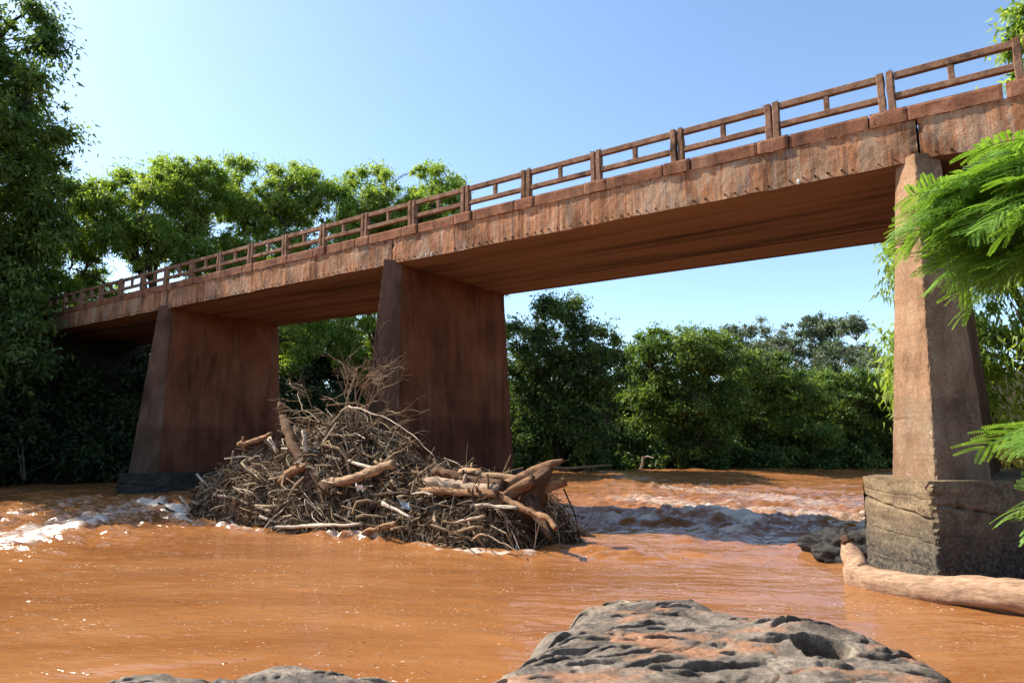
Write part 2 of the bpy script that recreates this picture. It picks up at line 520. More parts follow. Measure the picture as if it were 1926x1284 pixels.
def axis(*segs):
    out = []
    for a, b, s in segs:
        out.append(np.arange(a, b, s))
    return np.concatenate(out + [[segs[-1][1]]])

gx = axis((-1500, -300, 120), (-300, -80, 20), (-80, 30, 1.0), (30, 120, 6), (120, 400, 40), (400, 1500, 150))
gy = axis((-1500, -200, 130), (-200, -20, 15), (-20, 110, 1.0), (110, 220, 8), (220, 500, 40), (500, 1500, 150))
X, Y = np.meshgrid(gx, gy, indexing='ij')
b_ = MB()
b_.grid(np.stack([X, Y, ground_z(X, Y)], -1))
tag(b_.build("ground", M['mud'], smooth=True), "dark soil banks on both sides of the river", None, None, 'structure')

FOAM_LINES = [  # polyline, width, strength
    ([(-16.2, 2.0), (-17.8, 4.8), (-19.2, 7.0), (-20.6, 8.6), (-21.6, 10.4)], 1.5, 0.74),
    ([(-17.2, 5.6), (-18.9, 7.3), (-20.2, 8.6)], 0.5, 1.05),
    ([(-20.6, 6.2), (-22.6, 7.8), (-24.2, 9.8)], 1.1, 0.62),
    ([(-22.2, 10.7), (-21.0, 10.75), (-19.9, 10.6)], 0.5, 1.0),
    ([(-19.8, 10.4), (-18.2, 10.15)], 0.25, 0.95), ([(-16.9, 10.0), (-15.2, 10.05)], 0.2, 0.85), ([(-13.3, 10.35), (-11.6, 10.6)], 0.24, 0.9), ([(-10.4, 10.5), (-9.6, 10.45)], 0.15, 0.75),
    ([(-9.2, 10.55), (-8.5, 10.75), (-7.7, 10.9)], 0.2, 0.9),
    ([(-8.6, 20.4), (-7.4, 19.7), (-6.3, 18.7)], 0.95, 1.3), ([(-7.2, 18.6), (-5.6, 17.8)], 0.6, 0.65),
    ([(-9.3, 17.2), (-8.2, 17.0)], 0.6, 1.0), ([(-6.6, 16.6), (-5.6, 16.2)], 0.55, 1.0),
    ([(-7.6, 12.0), (-6.2, 12.0), (-5.2, 12.4)], 0.35, 0.5),
    ([(-12, 24.0), (-5, 21.0), (-3, 20.0)], 2.8, 0.74), ([(-17, 24), (-13, 22.5)], 1.4, 0.6), ([(-14, 32), (-6, 26)], 2.8, 0.72), ([(-2.6, 13.2), (-1.3, 11.9), (-0.3, 11.6)], 0.2, 0.6),
    ([(-29, 10.6), (-24, 9.4)], 0.8, 0.42),
]
def foam_at(x, y):
    f = np.zeros_like(x)
    for pl, wd, s in FOAM_LINES:
        d, _ = poly_dist(x, y, pl)
        f = np.maximum(f, s * np.exp(-(d / wd) ** 2))
    return f

def water_z(x, y):
    lvl = 0.33 * sstep(-18.5, -23.5, x + 0.22 * (9 - y))
    fo = np.zeros_like(x)
    for pl, wd, s in FOAM_LINES:
        d, _ = poly_dist(x, y, pl)
        fo = np.maximum(fo, s * np.exp(-(d / (wd * 1.9)) ** 2))
    chop = 0.35 + 1.5 * sstep(11.5, 16.5, y) * sstep(-2, -4, x) + 0.9 * sstep(-14, -20, x)
    a, b = 0.84 * x + 0.54 * y, -0.54 * x + 0.84 * y
    a, b = a + 0.6 * NZ[1].n3(x * 0.3, y * 0.3), b + 0.5 * NZ[2].n3(x * 0.35, y * 0.35)
    big = NZ[1].fbm(a * 0.28, b * 0.85, 0, 3) * 0.05
    mid = (1 - np.abs(NZ[2].fbm(a * 0.8, b * 2.3, 0.5, 3))) * 0.034
    fin_ = NZ[4].fbm(a * 2.6, b * 6.5, 0, 2) * 0.008
    swell = 0.10 * np.exp(-(((x + 7.6) / 1.3) ** 2 + ((y - 19.4) / 0.7) ** 2)) + 0.07 * np.exp(-(((x + 6.8) / 0.9) ** 2 + ((y - 11.9) / 0.35) ** 2))
    rough = (np.abs(NZ[4].fbm(a * 1.3, b * 3.2, 1, 4)) * 0.20 + NZ[5].fbm(a * 5, b * 9, 1, 3) * 0.02) * fo
    return lvl + (big + mid + fin_) * chop + rough + swell - 0.02

wx_ = axis((-60, -38, 0.5), (-38, -22, 0.11), (-22, 2.6, 0.07), (2.6, 60, 1.0), (60, 150, 6))
wy_ = axis((-12, 2, 0.4), (2, 14.5, 0.06), (14.5, 25, 0.10), (25, 60, 0.3), (60, 150, 1.5))
X, Y = np.meshgrid(wx_, wy_, indexing='ij')
b_ = MB()
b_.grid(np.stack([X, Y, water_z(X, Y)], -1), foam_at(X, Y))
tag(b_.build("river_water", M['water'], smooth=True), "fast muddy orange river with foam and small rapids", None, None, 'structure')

# ------------------------------------------------------------------ bridge
GR = 0.0228                    # grade of the deck: rises towards -X
YG, DW = 13.224, 5.07          # front face of the girders, deck width
ZB, ZJ, ZC, ZR = 6.903, 7.657, 7.926, 8.675
JX = [12.0, -1.06, -14.2, -27.17, -40.3, -53.4]
bridge = thing("bridge", (-14.2, YG, 0), "long rust-stained concrete beam bridge with open railings spanning the muddy river", "bridge")

for k in range(5):             # five spans, cut at the pier joints
    x1, x0 = JX[k] - 0.018, JX[k + 1] + 0.018
    b_ = MB()
    nx, nz = int((x1 - x0) / 0.03), 26
    xs, us = np.linspace(x0, x1, nx), np.linspace(0, 1, nz)
    XX, UU = np.meshgrid(xs, us, indexing='ij')
    edge = NZ[0].fbm(xs * 2.3, 3.0 * np.ones_like(xs), k, 4) * 0.014
    Z = ZB + UU * (ZJ - ZB) + (edge[:, None]) * (1 - UU) ** 3
    runs = NZ[1].fbm(XX * 7, Z * 0.55, k, 4) * 0.004 + NZ[2].fbm(XX * 13, Z * 9, k, 3) * 0.005
    lip = np.clip(NZ[3].fbm(XX * 6, Z * 2, k, 4) * 0.9 + 0.25, 0, 1) * 0.045 * sstep(0.935, 0.985, UU)
    spall = -0.035 * np.clip(NZ[4].fbm(XX * 1.3, Z * 5, k, 4) - 0.45, 0, 1) * sstep(0.55, 0.9, UU)
    endw = sstep(0, 0.12, XX - x0) * sstep(0, 0.12, x1 - XX)
    D = runs + lip + spall - 0.03 * (1 - endw) * (0.4 + np.abs(NZ[5].fbm(XX * 9, Z * 9, k, 3)))
    P = np.stack([XX, YG - D, Z - GR * XX], -1)
    b_.grid(P, flip=True)
    girder = b_.build("girder", M['girder'], bridge, smooth=True)
    # the rest of the slab: back face, top, ends
    s_ = MB()
    s_.box(x0, x1, YG + 0.03, YG + DW, ZB + 0.05, ZJ - 0.004, GR)
    s_.build("slab", M['deck'], bridge)
    # soffit: board-marked strips at slightly different heights
    f_ = MB()
    ys = [0, 1.22, 2.46, 3.2, 3.86, DW]
    for i in range(5):
        dz = [0, 0.012, 0.004, 0.02, 0.006][i]
        n = 90
        xs2 = np.linspace(x0, x1, n)
        YY = np.linspace(YG + ys[i] - (0.004 if i == 0 else 0), YG + ys[i + 1], 5)
        A, B = np.meshgrid(xs2, YY, indexing='ij')
        e2 = np.interp(A, xs, edge) * (1 if i == 0 else 0) * (B < YG + 0.01)
        zz = ZB + dz + e2 + NZ[2].fbm(A * 0.9, B * 2, k, 3) * 0.006
        f_.grid(np.stack([A, B, zz - GR * A], -1), flip=True)
    f_.box(x0, x1, YG + DW - 0.02, YG + DW + 0.01, ZB - 0.01, ZJ, GR)
    f_.build("soffit", M['soffit'], bridge)
    # weep holes near the lower edge: short open pipe stubs, too small to pick apart
    h_ = MB()
    n = 8
    th = np.arange(n) * 2 * np.pi / n
    for i, xx in enumerate(np.arange(x0 + 0.25, x1 - 0.2, 0.215)):
        if random.random() < 0.14: continue
        xx += random.uniform(-0.035, 0.035)
        zz = ZB + 0.085 + random.uniform(-0.022, 0.022) - GR * xx
        ro = random.uniform(0.011, 0.022)
        ring = lambda r, y: np.stack([xx + r * np.cos(th), np.full(n, y), zz + r * np.sin(th)], -1)
        V = np.concatenate([ring(ro, YG + 0.02), ring(ro, YG - 0.03), ring(ro * 0.7, YG - 0.03), ring(ro * 0.7, YG + 0.01)])
        a = np.arange(n); c = (a + 1) % n
        q = np.concatenate([np.stack([a + o, c + o, c + o + n, a + o + n], -1) for o in (0, n, 2 * n)])
        h_.add(V, [q, [list(range(3 * n, 4 * n))]])
    tag(h_.build("drain_stub", M['bore'], bridge), None, None, None, 'stuff')

# white lime drips under a few holes
for xx, zz, s in ((-13.02, 0.075, 1.0), (-12.80, 0.08, 0.9), (-12.58, 0.085, 1.25), (-3.05, 0.075, 1.1), (-28.6, 0.07, 0.7)):
    b_ = MB()
    pts = [(xx, YG - 0.035, ZB + zz - GR * xx), (xx + 0.005, YG - 0.04, ZB + zz - 0.035 * s - GR * xx), (xx, YG - 0.038, ZB + zz - 0.085 * s - GR * xx)]
    b_.tube(pts, [0.022 * s, 0.034 * s, 0.012], 6)
    b_.build("lime_drip", M['lime'], bridge)

# curb: long and short precast blocks, each with a little tilt and overhang
def curb_mesh(L, seed):
    r = np.random.default_rng(seed)
    b = MB()
    nx, nz = max(6, int(L / 0.05)), 7
    h = ZC - ZJ
    xs, us = np.linspace(-L / 2, L / 2, nx), np.linspace(0, 1, nz)
    A, U = np.meshgrid(xs, us, indexing='ij')
    rag = NZ[1].fbm(xs * 5 + seed * 9, 2.0 * np.ones(nx), 0, 4)
    Z = U * h - (0.018 * np.clip(rag[:, None] + 0.2, 0, 2)) * (1 - U) ** 4
    chip = NZ[2].fbm(A * 4 + seed * 3, Z * 6, 1, 3)
    ex = np.minimum(sstep(0, 0.03, A + L / 2), sstep(0, 0.03, L / 2 - A))
    D = chip * 0.005 - 0.012 * (1 - ex) * (1 + chip) - 0.012 * sstep(0.9, 1.0, U) * (1 + chip)
    b.grid(np.stack([A, -D, Z], -1), flip=True)
    b.grid(np.stack([np.stack([xs, xs], 1), np.stack([0.012 + 0 * xs, 0.30 + 0 * xs], 1), np.full((nx, 2), h)], -1), flip=True)
    b.box(-L / 2 + 0.006, L / 2 - 0.006, 0.02, 0.30, -0.004, h - 0.004)
    b.grid(np.stack([np.stack([xs, xs], 1), np.stack([0 * xs, 0.03 + 0 * xs], 1), np.zeros((nx, 2)) - 0.002], -1))
    return b.mesh("curb_block", M['curb'])
LONG, SHORT = [curb_mesh(1.37, i) for i in (1, 2, 3)], [curb_mesh(0.585, i) for i in (4, 5, 6)]
X0 = -1.486
for i in range(-3, 25):
    xp = X0 - 2.0 * i
    for me, xc, proud in ((SHORT[i % 3], xp, 0.045), (LONG[(i * 7) % 3], xp - 1.0, 0.028)):
        xc += random.uniform(-0.012, 0.012)
        o = link("curb_block", me, bridge, (xc, YG - proud + random.uniform(-0.008, 0.008), ZJ + 0.002 - GR * xc))
        o.rotation_euler = (0, math.atan(GR) + random.uniform(-0.004, 0.004), random.uniform(-0.006, 0.006))
b_ = MB()
b_.box(-53.4, 12, YG + DW - 0.30, YG + DW + 0.02, ZJ + 0.002, ZC, GR)
b_.build("far_curb", M['curb'], bridge)

# railing panels: two end posts, a middle post, top rail and lower rail each
def bar(x0, x1, y0, y1, z0, z1, seed, nx=2, gr=GR):
    b = MB()
    n = max(2, nx)
    xs = np.linspace(x0, x1, n)
    prof = np.array([(y0 + .008, z0), (y1 - .008, z0), (y1, z0 + .008), (y1, z1 - .008), (y1 - .008, z1), (y0 + .008, z1), (y0, z1 - .008), (y0, z0 + .008)])
    m = len(prof)
    A = np.repeat(xs[:, None], m, 1)
    Yp, Zp = np.repeat(prof[None, :, 0], n, 0), np.repeat(prof[None, :, 1], n, 0)
    j = NZ[3].fbm(A * 4 + seed * 7.7, Yp * 9 + seed, Zp * 9, 3) * 0.008
    V = np.stack([A, Yp + j, Zp + j * 0.8 - gr * A], -1).reshape(-1, 3)
    i = np.arange(n * m).reshape(n, m)
    k = np.roll(i, -1, 1)
    q = np.stack([i[:-1], i[1:], k[1:], k[:-1]], -1).reshape(-1, 4)
    b.add(V, [q, [i[0]], [i[-1][::-1]]])
    return b
def post(x0, x1, y0, y1, z0, z1, seed):
    b = MB()
    n = 9
    zs = np.linspace(z0, z1, n)
    prof = np.array([(x0 + .01, y0), (x1 - .01, y0), (x1, y0 + .01), (x1, y1 - .01), (x1 - .01, y1), (x0 + .01, y1), (x0, y1 - .01), (x0, y0 + .01)])
    m = len(prof)
    Z = np.repeat(zs[:, None], m, 1)
    Xp, Yp = np.repeat(prof[None, :, 0], n, 0), np.repeat(prof[None, :, 1], n, 0)
    j = NZ[3].fbm(Z * 5 + seed * 3.3, Xp * 9, Yp * 9 + seed, 3) * 0.007
    V = np.stack([Xp + j, Yp + j, Z], -1).reshape(-1, 3)
    i = np.arange(n * m).reshape(n, m)
    k = np.roll(i, -1, 1)
    q = np.stack([i[:-1], k[:-1], k[1:], i[1:]], -1).reshape(-1, 4)
    b.add(V, [q, [i[0][::-1]], [i[-1]]])
    return b
HR = ZR - ZC
sets = []
for s in range(3):
    sets.append(dict(
        a=post(0.018, 0.135, 0.0, 0.145, -0.03, HR + 0.012, s).mesh("post", M['rail'], smooth=False),
        b=post(1.865, 1.982, 0.0, 0.145, -0.03, HR + 0.012, s + 5).mesh("post", M['rail']),
        t=bar(0.137, 1.863, 0.02, 0.13, HR - 0.135, HR - 0.012, s, 22, 0).mesh("top_rail", M['rail']),
        l=bar(0.137, 1.863, 0.02, 0.13, 0.225, 0.335, s + 9, 22, 0).mesh("lower_rail", M['rail']),
        m=post(0.955, 1.05, 0.03, 0.12, 0.337, HR - 0.137, s + 3).mesh("middle_post", M['rail'])))
for i in range(-3, 25):
    xl = X0 - 2.0 * (i + 1)          # left end of the panel
    at = (xl, YG + 0.02, ZC - GR * xl - GR)
    p = link("railing_panel", None, bridge, at)
    S = sets[(i * 5 + 1) % 3]
    sl = 0.0228
    for nm, me in (("post", S['a']), ("post", S['b']), ("top_rail", S['t']), ("lower_rail", S['l']), ("middle_post", S['m'])):
        o = link(nm, me, p, at)
        if nm == "post":
            o.location.z += sl * (1 if me is S['a'] else -1)
        elif nm != "middle_post":
            o.rotation_euler = (0, math.atan(GR), 0)
            o.location.z += GR
    p.location.y += random.uniform(-0.012, 0.012)
    # a bent wire end sticking out of a post top
    for bx in (0.075, 1.925)[:1 + i % 2]:
        bx += random.uniform(-0.03, 0.03)
        wv = MB()
        z0 = at[2] + HR + 0.01 - (bx - 1) * GR
        pts = [(xl + bx, at[1] + 0.07, z0 - 0.01)]
        for q in range(5):
            pts.append((pts[-1][0] + random.uniform(-.05, .05), pts[-1][1] + random.uniform(-.03, .02), z0 + random.uniform(0.008, 0.05)))
        wv.tube(smooth_path(pts, 12), 0.0045, 4)
        wv.build("wire", M['rust'], p)

# piers: shaft with pointed noses (lighter concrete), standing on pointed footings
def ring_mesh(b, rings):
    """rings: list of equal-length closed loops (n,3), bottom to top"""
    n = len(rings[0])
    b.add(np.concatenate(rings), [])
    i = np.arange(len(rings) * n).reshape(len(rings), n) + b.n - len(rings) * n
    k = np.roll(i, -1, 1)
    b.f.append(np.stack([i[:-1], k[:-1], k[1:], i[1:]], -1).reshape(-1, 4))
    b.f.append(i[-1][None])

def rough_wall(b, p0, p1, q0, q1, seed, step=0.045, amp=0.006, raga=0.0, ragb=0.0, ledge=None):
    """wall between lower edge p0-p1 and upper edge q0-q1, rough, with ragged side edges"""
    p0, p1, q0, q1 = (np.array(a, float) for a in (p0, p1, q0, q1))
    nu, nv = max(3, int(np.linalg.norm(p1 - p0) / step)), max(3, int(np.linalg.norm(q0 - p0) / step))
    U, V = np.meshgrid(np.linspace(0, 1, nu), np.linspace(0, 1, nv), indexing='ij')
    P = (p0 + (p1 - p0) * U[..., None]) * (1 - V[..., None]) + (q0 + (q1 - q0) * U[..., None]) * V[..., None]
    n = np.cross(p1 - p0, q0 - p0)
    n /= np.linalg.norm(n)
    z = P[..., 2]
    d = NZ[2].fbm(P[..., 0] * 5 + P[..., 1] * 5, z * 5, seed, 4) * amp
    e = np.abs(NZ[5].fbm(z * 7, seed * 3.1 + 0 * z, 0, 4))
    w_ = 0.07
    L = np.linalg.norm(p1 - p0)
    d = d - raga * e * (1 - sstep(0, w_, U * L)) - ragb * e * (1 - sstep(0, w_, (1 - U) * L))
    if ledge is not None:
        for (lz, slope, dep, wid) in ledge:
            zz = lz - slope * U * L + NZ[1].fbm(U * L * 3, seed + 0 * U, 0, 3) * 0.02
            d = d - dep * np.exp(-((z - zz) / wid) ** 2) * (0.7 + 0.5 * NZ[3].n3(U * L * 6, z * 3, seed))
    b.grid(P + n * d[..., None])

def make_pier(k, xc, foot):
    zt = ZB - GR * xc
    zf = foot[0]
    # half widths, nose corner y, tip y at top and bottom
    at_, ab = 0.33, 0.68
    cyt, cyb = YG + 0.13, YG - 0.05
    tyt, tyb = YG - 0.14, YG - 0.68
    xb, xt = xc - 0.14, xc - 0.05
    if k >= 2: tyt, tyb = YG - 0.24, YG - 0.84
    p = link("pier", None, bridge, (xc, YG + 2.5, zf))
    L = lambda a, b: (a[0], a[1], a[2])
    zn = zt + 0.10                       # the nose rises a little past the girder's lower edge
    tipb, tipt = (xb, tyb, zf), (xt, tyt, zn)
    lb, lt = (xb - ab, cyb, zf), (xt - at_, cyt, zn)
    rb, rt = (xb + ab, cyb, zf), (xt + at_, cyt, zn)
    nb = MB()
    led = [(zf + 0.95, 0.03, 0.012, 0.012)]
    rough_wall(nb, lb, tipb, lt, tipt, k, ragb=0.03, ledge=led)
    rough_wall(nb, tipb, rb, tipt, rt, k + 9, raga=0.03, ledge=led)
    nb.add([lt, tipt, rt], [[(0, 1, 2)]])
    nb.build("nose", M['nose' if k == 1 else 'noseshade'], p, smooth=False)
    # shaft, 3 cm inside the nose corners
    sb = MB()
    ye_b, ye_t = YG + DW + 0.12, YG + DW - 0.08
    ins = 0.035
    A = [(xb - ab + ins, cyb + 0.002, zf), (xb - ab + ins, ye_b, zf)]
    rough_wall(sb, (xb + ab - ins, cyb + 0.002, zf), (xb + ab - ins, ye_b, zf), (xt + at_ - ins, cyt + 0.002, zt - 0.002), (xt + at_ - ins, ye_t, zt - 0.002), k + 20, 0.035, 0.007, ledge=[(zf + 1.7, 0.03, 0.02, 0.014), (zf + 3.3, 0.01, 0.010, 0.012), (zf + 4.4, 0.02, 0.012, 0.012)])
    rough_wall(sb, (xb - ab + ins, ye_b, zf), (xb - ab + ins, cyb + 0.002, zf), (xt - at_ + ins, ye_t, zt - 0.002), (xt - at_ + ins, cyt + 0.002, zt - 0.002), k + 30, 0.08)
    rough_wall(sb, (xb + ab - ins, ye_b, zf), (xb, ye_b + 0.6, zf), (xt + at_ - ins, ye_t, zt - 0.002), (xt, ye_t + 0.25, zt - 0.002), k + 40, 0.1)
    rough_wall(sb, (xb, ye_b + 0.6, zf), (xb - ab + ins, ye_b, zf), (xt, ye_t + 0.25, zt - 0.002), (xt - at_ + ins, ye_t, zt - 0.002), k + 50, 0.1)
    sb.build("shaft", M['pier' if k < 4 else 'footshade'], p)
    # footing
    xc = xb
    fa, fb, fty, fcy = 1.17, 1.22, 12.02 if k == 1 else 12.0, 13.40
    fye = ye_b + 0.35
    z0 = -1.2
    fm = MB()
    led = [(zf - 0.20, 0.05, 0.015, 0.011), (zf - 0.34, 0.13, 0.07, 0.018), (zf - 0.80, 0.07, 0.018, 0.011), (zf - 1.22, 0.05, 0.010, 0.015)]
    pts_b = [(xc - fb, fcy, z0), (xc + 0.02, fty - 0.05, z0), (xc + fb, fcy, z0), (xc + fb, fye, z0), (xc, fye + 1.2, z0), (xc - fb, fye, z0)]
    pts_t = [(xc - fa, fcy, zf), (xc - 0.02, fty + 0.02, zf), (xc + fa, fcy, zf), (xc + fa, fye, zf), (xc, fye + 1.2, zf), (xc - fa, fye, zf)]
    for i in range(6):
        j = (i + 1) % 6
        rough_wall(fm, pts_b[i], pts_b[j], pts_t[i], pts_t[j], k + 60 + i, (0.016 if k == 1 else 0.04) if i < 2 else 0.12, 0.014,
                   raga=0.09 if i == 1 else 0, ragb=0.09 if i == 0 else 0, ledge=led if i < 2 else None)
    fm.add(pts_t, [[tuple(range(6))]])
    fm.build("footing", M['footing' if k == 1 else 'footshade'], p)
make_pier(1, JX[1], (1.52,))
make_pier(2, JX[2], (1.25,))
make_pier(3, JX[3], (1.08,))
make_pier(4, JX[4], (2.2,))
# left abutment wall under the last span
b_ = MB()
b_.box(-54.6, -53.45, YG - 0.4, YG + DW + 0.4, -0.5, ZB - 0.02, GR)
b_.box(-54.6, -53.9, YG - 0.1, YG + DW + 0.1, ZB, ZJ, GR)
b_.build("abutment", M['footshade'], bridge)

# ------------------------------------------------------------------ trees
def leaves(C, rad, cnt, L, W, droop, rg, upn=0.7, flat=0.75, jit=0.35):
    """leaf-sized faces scattered through clumps; returns verts, quads, tint"""
    idx = np.repeat(np.arange(len(C)), cnt)
    n = len(idx)
    u = rg.normal(size=(n, 3))
    u /= np.linalg.norm(u, axis=1)[:, None]
    rr = np.minimum(np.abs(rg.normal(0, 0.62, n)) + 0.1 * rg.random(n), 1.4)
    off = u * (rr * rad[idx])[:, None] * np.array([1, 1, flat])
    P = C[idx] + off
    a = u * 0.6 + rg.normal(size=(n, 3)) * 0.5
    a[:, 2] -= droop
    a /= np.linalg.norm(a, axis=1)[:, None]
    nn = rg.normal(size=(n, 3)) * 0.6
    nn[:, 2] += upn
    bb = np.cross(nn, a)
    bb /= np.linalg.norm(bb, axis=1)[:, None] + 1e-9
    s = (0.65 + 0.7 * rg.random(n))[:, None]
    a, bb = a * s * L / 2, bb * s * W / 2
    bb = bb * 1.35
    V = np.stack([P - a * 0.9 + bb, P + a, P - a * 0.9 - bb], 1).reshape(-1, 3)
    q = np.arange(3 * n).reshape(n, 3)
    ct = rg.random(len(C))
    t = np.clip(0.5 + (ct[idx] - 0.5) * 0.6 + (rg.random(n) - 0.5) * 2 * jit, 0, 1)
    return V, q, np.repeat(t, 3)

def tree(name, label, base, blobs, nclump, nleaf, crad=0.7, L=0.24, W=0.085, droop=0.35, mat='leaf', bark='bark', tr=0.22, seed=1,
         group=None, cat="tree", nlimb=7, fork=0.35, trunk_top=None, upn=0.7, flat=0.75, stems=1, extra=()):
    rg = np.random.default_rng(seed)
    base = np.array(base, float)
    if len(base) == 2: base = np.array([*base, float(ground_z(np.array([base[0]]), np.array([base[1]]))[0]) - 0.15])
    B = np.array(blobs, float)                       # world centre xyz, radii
    vol = B[:, 3] * B[:, 4] * B[:, 5]
    pick = rg.choice(len(B), nclump, p=vol ** 0.75 / (vol ** 0.75).sum())
    u = rg.normal(size=(nclump, 3))
    u /= np.linalg.norm(u, axis=1)[:, None]
    r = (0.25 + 0.75 * rg.random(nclump) ** 0.5)[:, None]
    C = B[pick, :3] + u * r * B[pick, 3:]
    C = np.concatenate([C] + [np.array(extra, float).reshape(-1, 3)])
    gz = float(ground_z(base[:1], base[1:2])[0])
    C[:, 2] = np.maximum(C[:, 2], np.minimum(gz, 0.6) + 0.25)
    rad = crad * (0.4 + 1.3 * rg.random(len(C)) ** 1.6)
    root = thing(name, base, label, cat, group)
    cen = B[:, :3].mean(0)
    top = np.array(trunk_top if trunk_top is not None else (cen[0], cen[1], B[:, 2].max() - 1.6), float)
    allb = []
    for s in range(stems):
        bs = base + np.array([rg.normal() * 0.5, rg.normal() * 0.5, 0]) * (s > 0)
        tp = top + rg.normal(size=3) * np.array([1.6, 1.6, 0.8]) * (stems > 1)
        n = 12
        t = np.linspace(0, 1, n)[:, None]
        wob = np.stack([NZ[4].n3(t[:, 0] * 3, seed + s, 0), NZ[4].n3(t[:, 0] * 3, seed + s + 50, 0), 0 * t[:, 0]], 1) * np.linalg.norm(tp - bs) * 0.06 * np.sin(t * np.pi)
        path = bs + (tp - bs) * t + wob
        radp = tr * (1 - 0.82 * t[:, 0]) * (1 + 0.5 * np.exp(-t[:, 0] * 14))
        b = MB()
        b.tube(path, radp, 9, 0.5, 0.15)
        b.build("trunk", M[bark], root, smooth=True)
        allb.append(path)
    paths = np.concatenate(allb)
    # main limbs: farthest-point choice of clumps
    ch = [int(rg.integers(len(C)))]
    dist = np.linalg.norm(C - C[ch[0]], axis=1)
    while len(ch) < min(nlimb, len(C)):
        ch.append(int(np.argmax(dist)))
        dist = np.minimum(dist, np.linalg.norm(C - C[ch[-1]], axis=1))
    limbs = []
    for c in ch:
        end = C[c]
        hz = np.linalg.norm(end[:2] - paths[:, :2], axis=1)
        tgt = end[2] - 0.75 * hz
        n_ok = len(paths) if stems > 1 else len(paths)
        fk = np.argmin(np.abs(paths[:, 2] - np.maximum(tgt, base[2] + fork * (top[2] - base[2]))) + 0.4 * hz)
        st = paths[fk]
        mid = st * 0.5 + end * 0.5 + np.array([rg.normal() * 0.3, rg.normal() * 0.3, 0.12 * np.linalg.norm(end - st)])
        pth = smooth_path([st, mid, end], 9)
        limbs.append((pth, MB()))
        limbs[-1][1].tube(pth, np.linspace(max(0.05, tr * 0.42), 0.018, 9), 6, 0.5, 0.1)
    # twigs out to every other clump
    LP = np.concatenate([p for p, _ in limbs])
    for i in range(len(C)):
        if i in ch: continue
        j = int(np.argmin(np.linalg.norm(LP - C[i], axis=1) + 0.5 * np.maximum(0, LP[:, 2] - C[i, 2])))
        st = LP[j]
        d = C[i] - st
        mid = st + d * 0.5 + np.array([0, 0, 0.1 * np.linalg.norm(d)])
        limbs[j // 9][1].tube([st, mid, C[i]], [0.035, 0.022, 0.008], 4)
    for _, b in limbs:
        b.build("limb", M[bark], root, smooth=True)
    cnt = np.maximum(1, (nleaf * rad ** 2 / (rad ** 2).sum())).astype(int)
    V, q, t = leaves(C, rad, cnt, L, W, droop, rg, upn, flat)
    b = MB()
    b.add(V, [q], t)
    b.build("crown", M[mat], root, kind='stuff')
    return root

# tall dark tree at the left edge, in front of the bridge's far end
tree("broadleaf_tree", "very tall dark tree at the left edge, rising past the top of the picture", (-39.0, 8.0),
     [(-39.5, 6.5, 20.5, 3.4, 4.0, 3.6), (-37.6, 9.8, 17.0, 2.4, 3.2, 3.0), (-38.2, 9.2, 12.0, 2.8, 3.6, 3.2), (-37.2, 12.0, 13.6, 1.6, 1.9, 2.2), (-36.9, 10.9, 22.4, 1.0, 1.2, 1.3), (-37.6, 10, 8.0, 2.4, 3.4, 2.4), (-36.7, 9.4, 17.4, 2.1, 2.4, 3.6), (-36.8, 9.4, 21.2, 1.6, 2.0, 1.6), (-43.0, 6.0, 17, 3.4, 4.0, 4.5), (-43, 10.5, 15, 3.2, 3.4, 4.0), (-40.5, 10.5, 18.5, 2.6, 2.6, 3)],
     560, 110000, 0.75, 0.28, 0.09, 0.45, 'leafmid', 'bark', 0.42, 11, nlimb=12)
tree("broadleaf_tree", "lower spreading tree that hides the far left end of the railing", (-40.5, 10.0),
     [(-40.0, 10.8, 10.0, 2.6, 1.9, 2.4), (-37.6, 10.8, 7.6, 1.9, 1.5, 2.4), (-36.2, 10.9, 5.4, 1.6, 1.6, 2.2), (-43, 11, 8.0, 2.5, 1.8, 3.0)],
     230, 36000, 0.7, 0.28, 0.10, 0.4, 'leafdark', 'bark', 0.26, 12, nlimb=9)
# sunlit trees on the left bank behind the railing
tree("feathery_tree", "round-topped sunlit green tree behind the railing's left half with dark forking limbs below", (-42.5, 21.5),
     [(-41.6, 19.4, 16.8, 3.2, 3.2, 2.9), (-40.6, 21.4, 17.8, 2.5, 2.5, 2.5), (-44.0, 16.6, 15.6, 2.6, 2.8, 2.2), (-41.4, 19.0, 14.0, 3.2, 3.0, 1.6), (-44.6, 15.4, 12.8, 2.2, 2.4, 1.6), (-40, 21, 11, 1.6, 1.6, 1.2), (-45.5, 17.2, 10.4, 3.0, 3.0, 2.2), (-43.2, 18.6, 9.6, 2.4, 2.4, 2.0)],
     460, 130000, 0.62, 0.27, 0.065, 0.55, 'leaf', 'bark', 0.34, 13, nlimb=14, fork=0.25, stems=3)
tree("feathery_tree", "light green feathery tree between the round-topped tree and the tallest one", (-41.5, 27.5),
     [(-39.9, 24.4, 18.6, 2.5, 2.5, 2.4), (-37.8, 26.8, 18.4, 2.6, 2.6, 2.5), (-39.0, 25.8, 14.6, 3.6, 3.6, 2.8), (-39.9, 22.6, 13.4, 2.4, 2.4, 2.3), (-37.4, 27.8, 9.4, 2.8, 2.8, 2.6)],
     430, 115000, 0.6, 0.26, 0.065, 0.6, 'leaf', 'bark', 0.28, 14, nlimb=10, fork=0.3, stems=2)
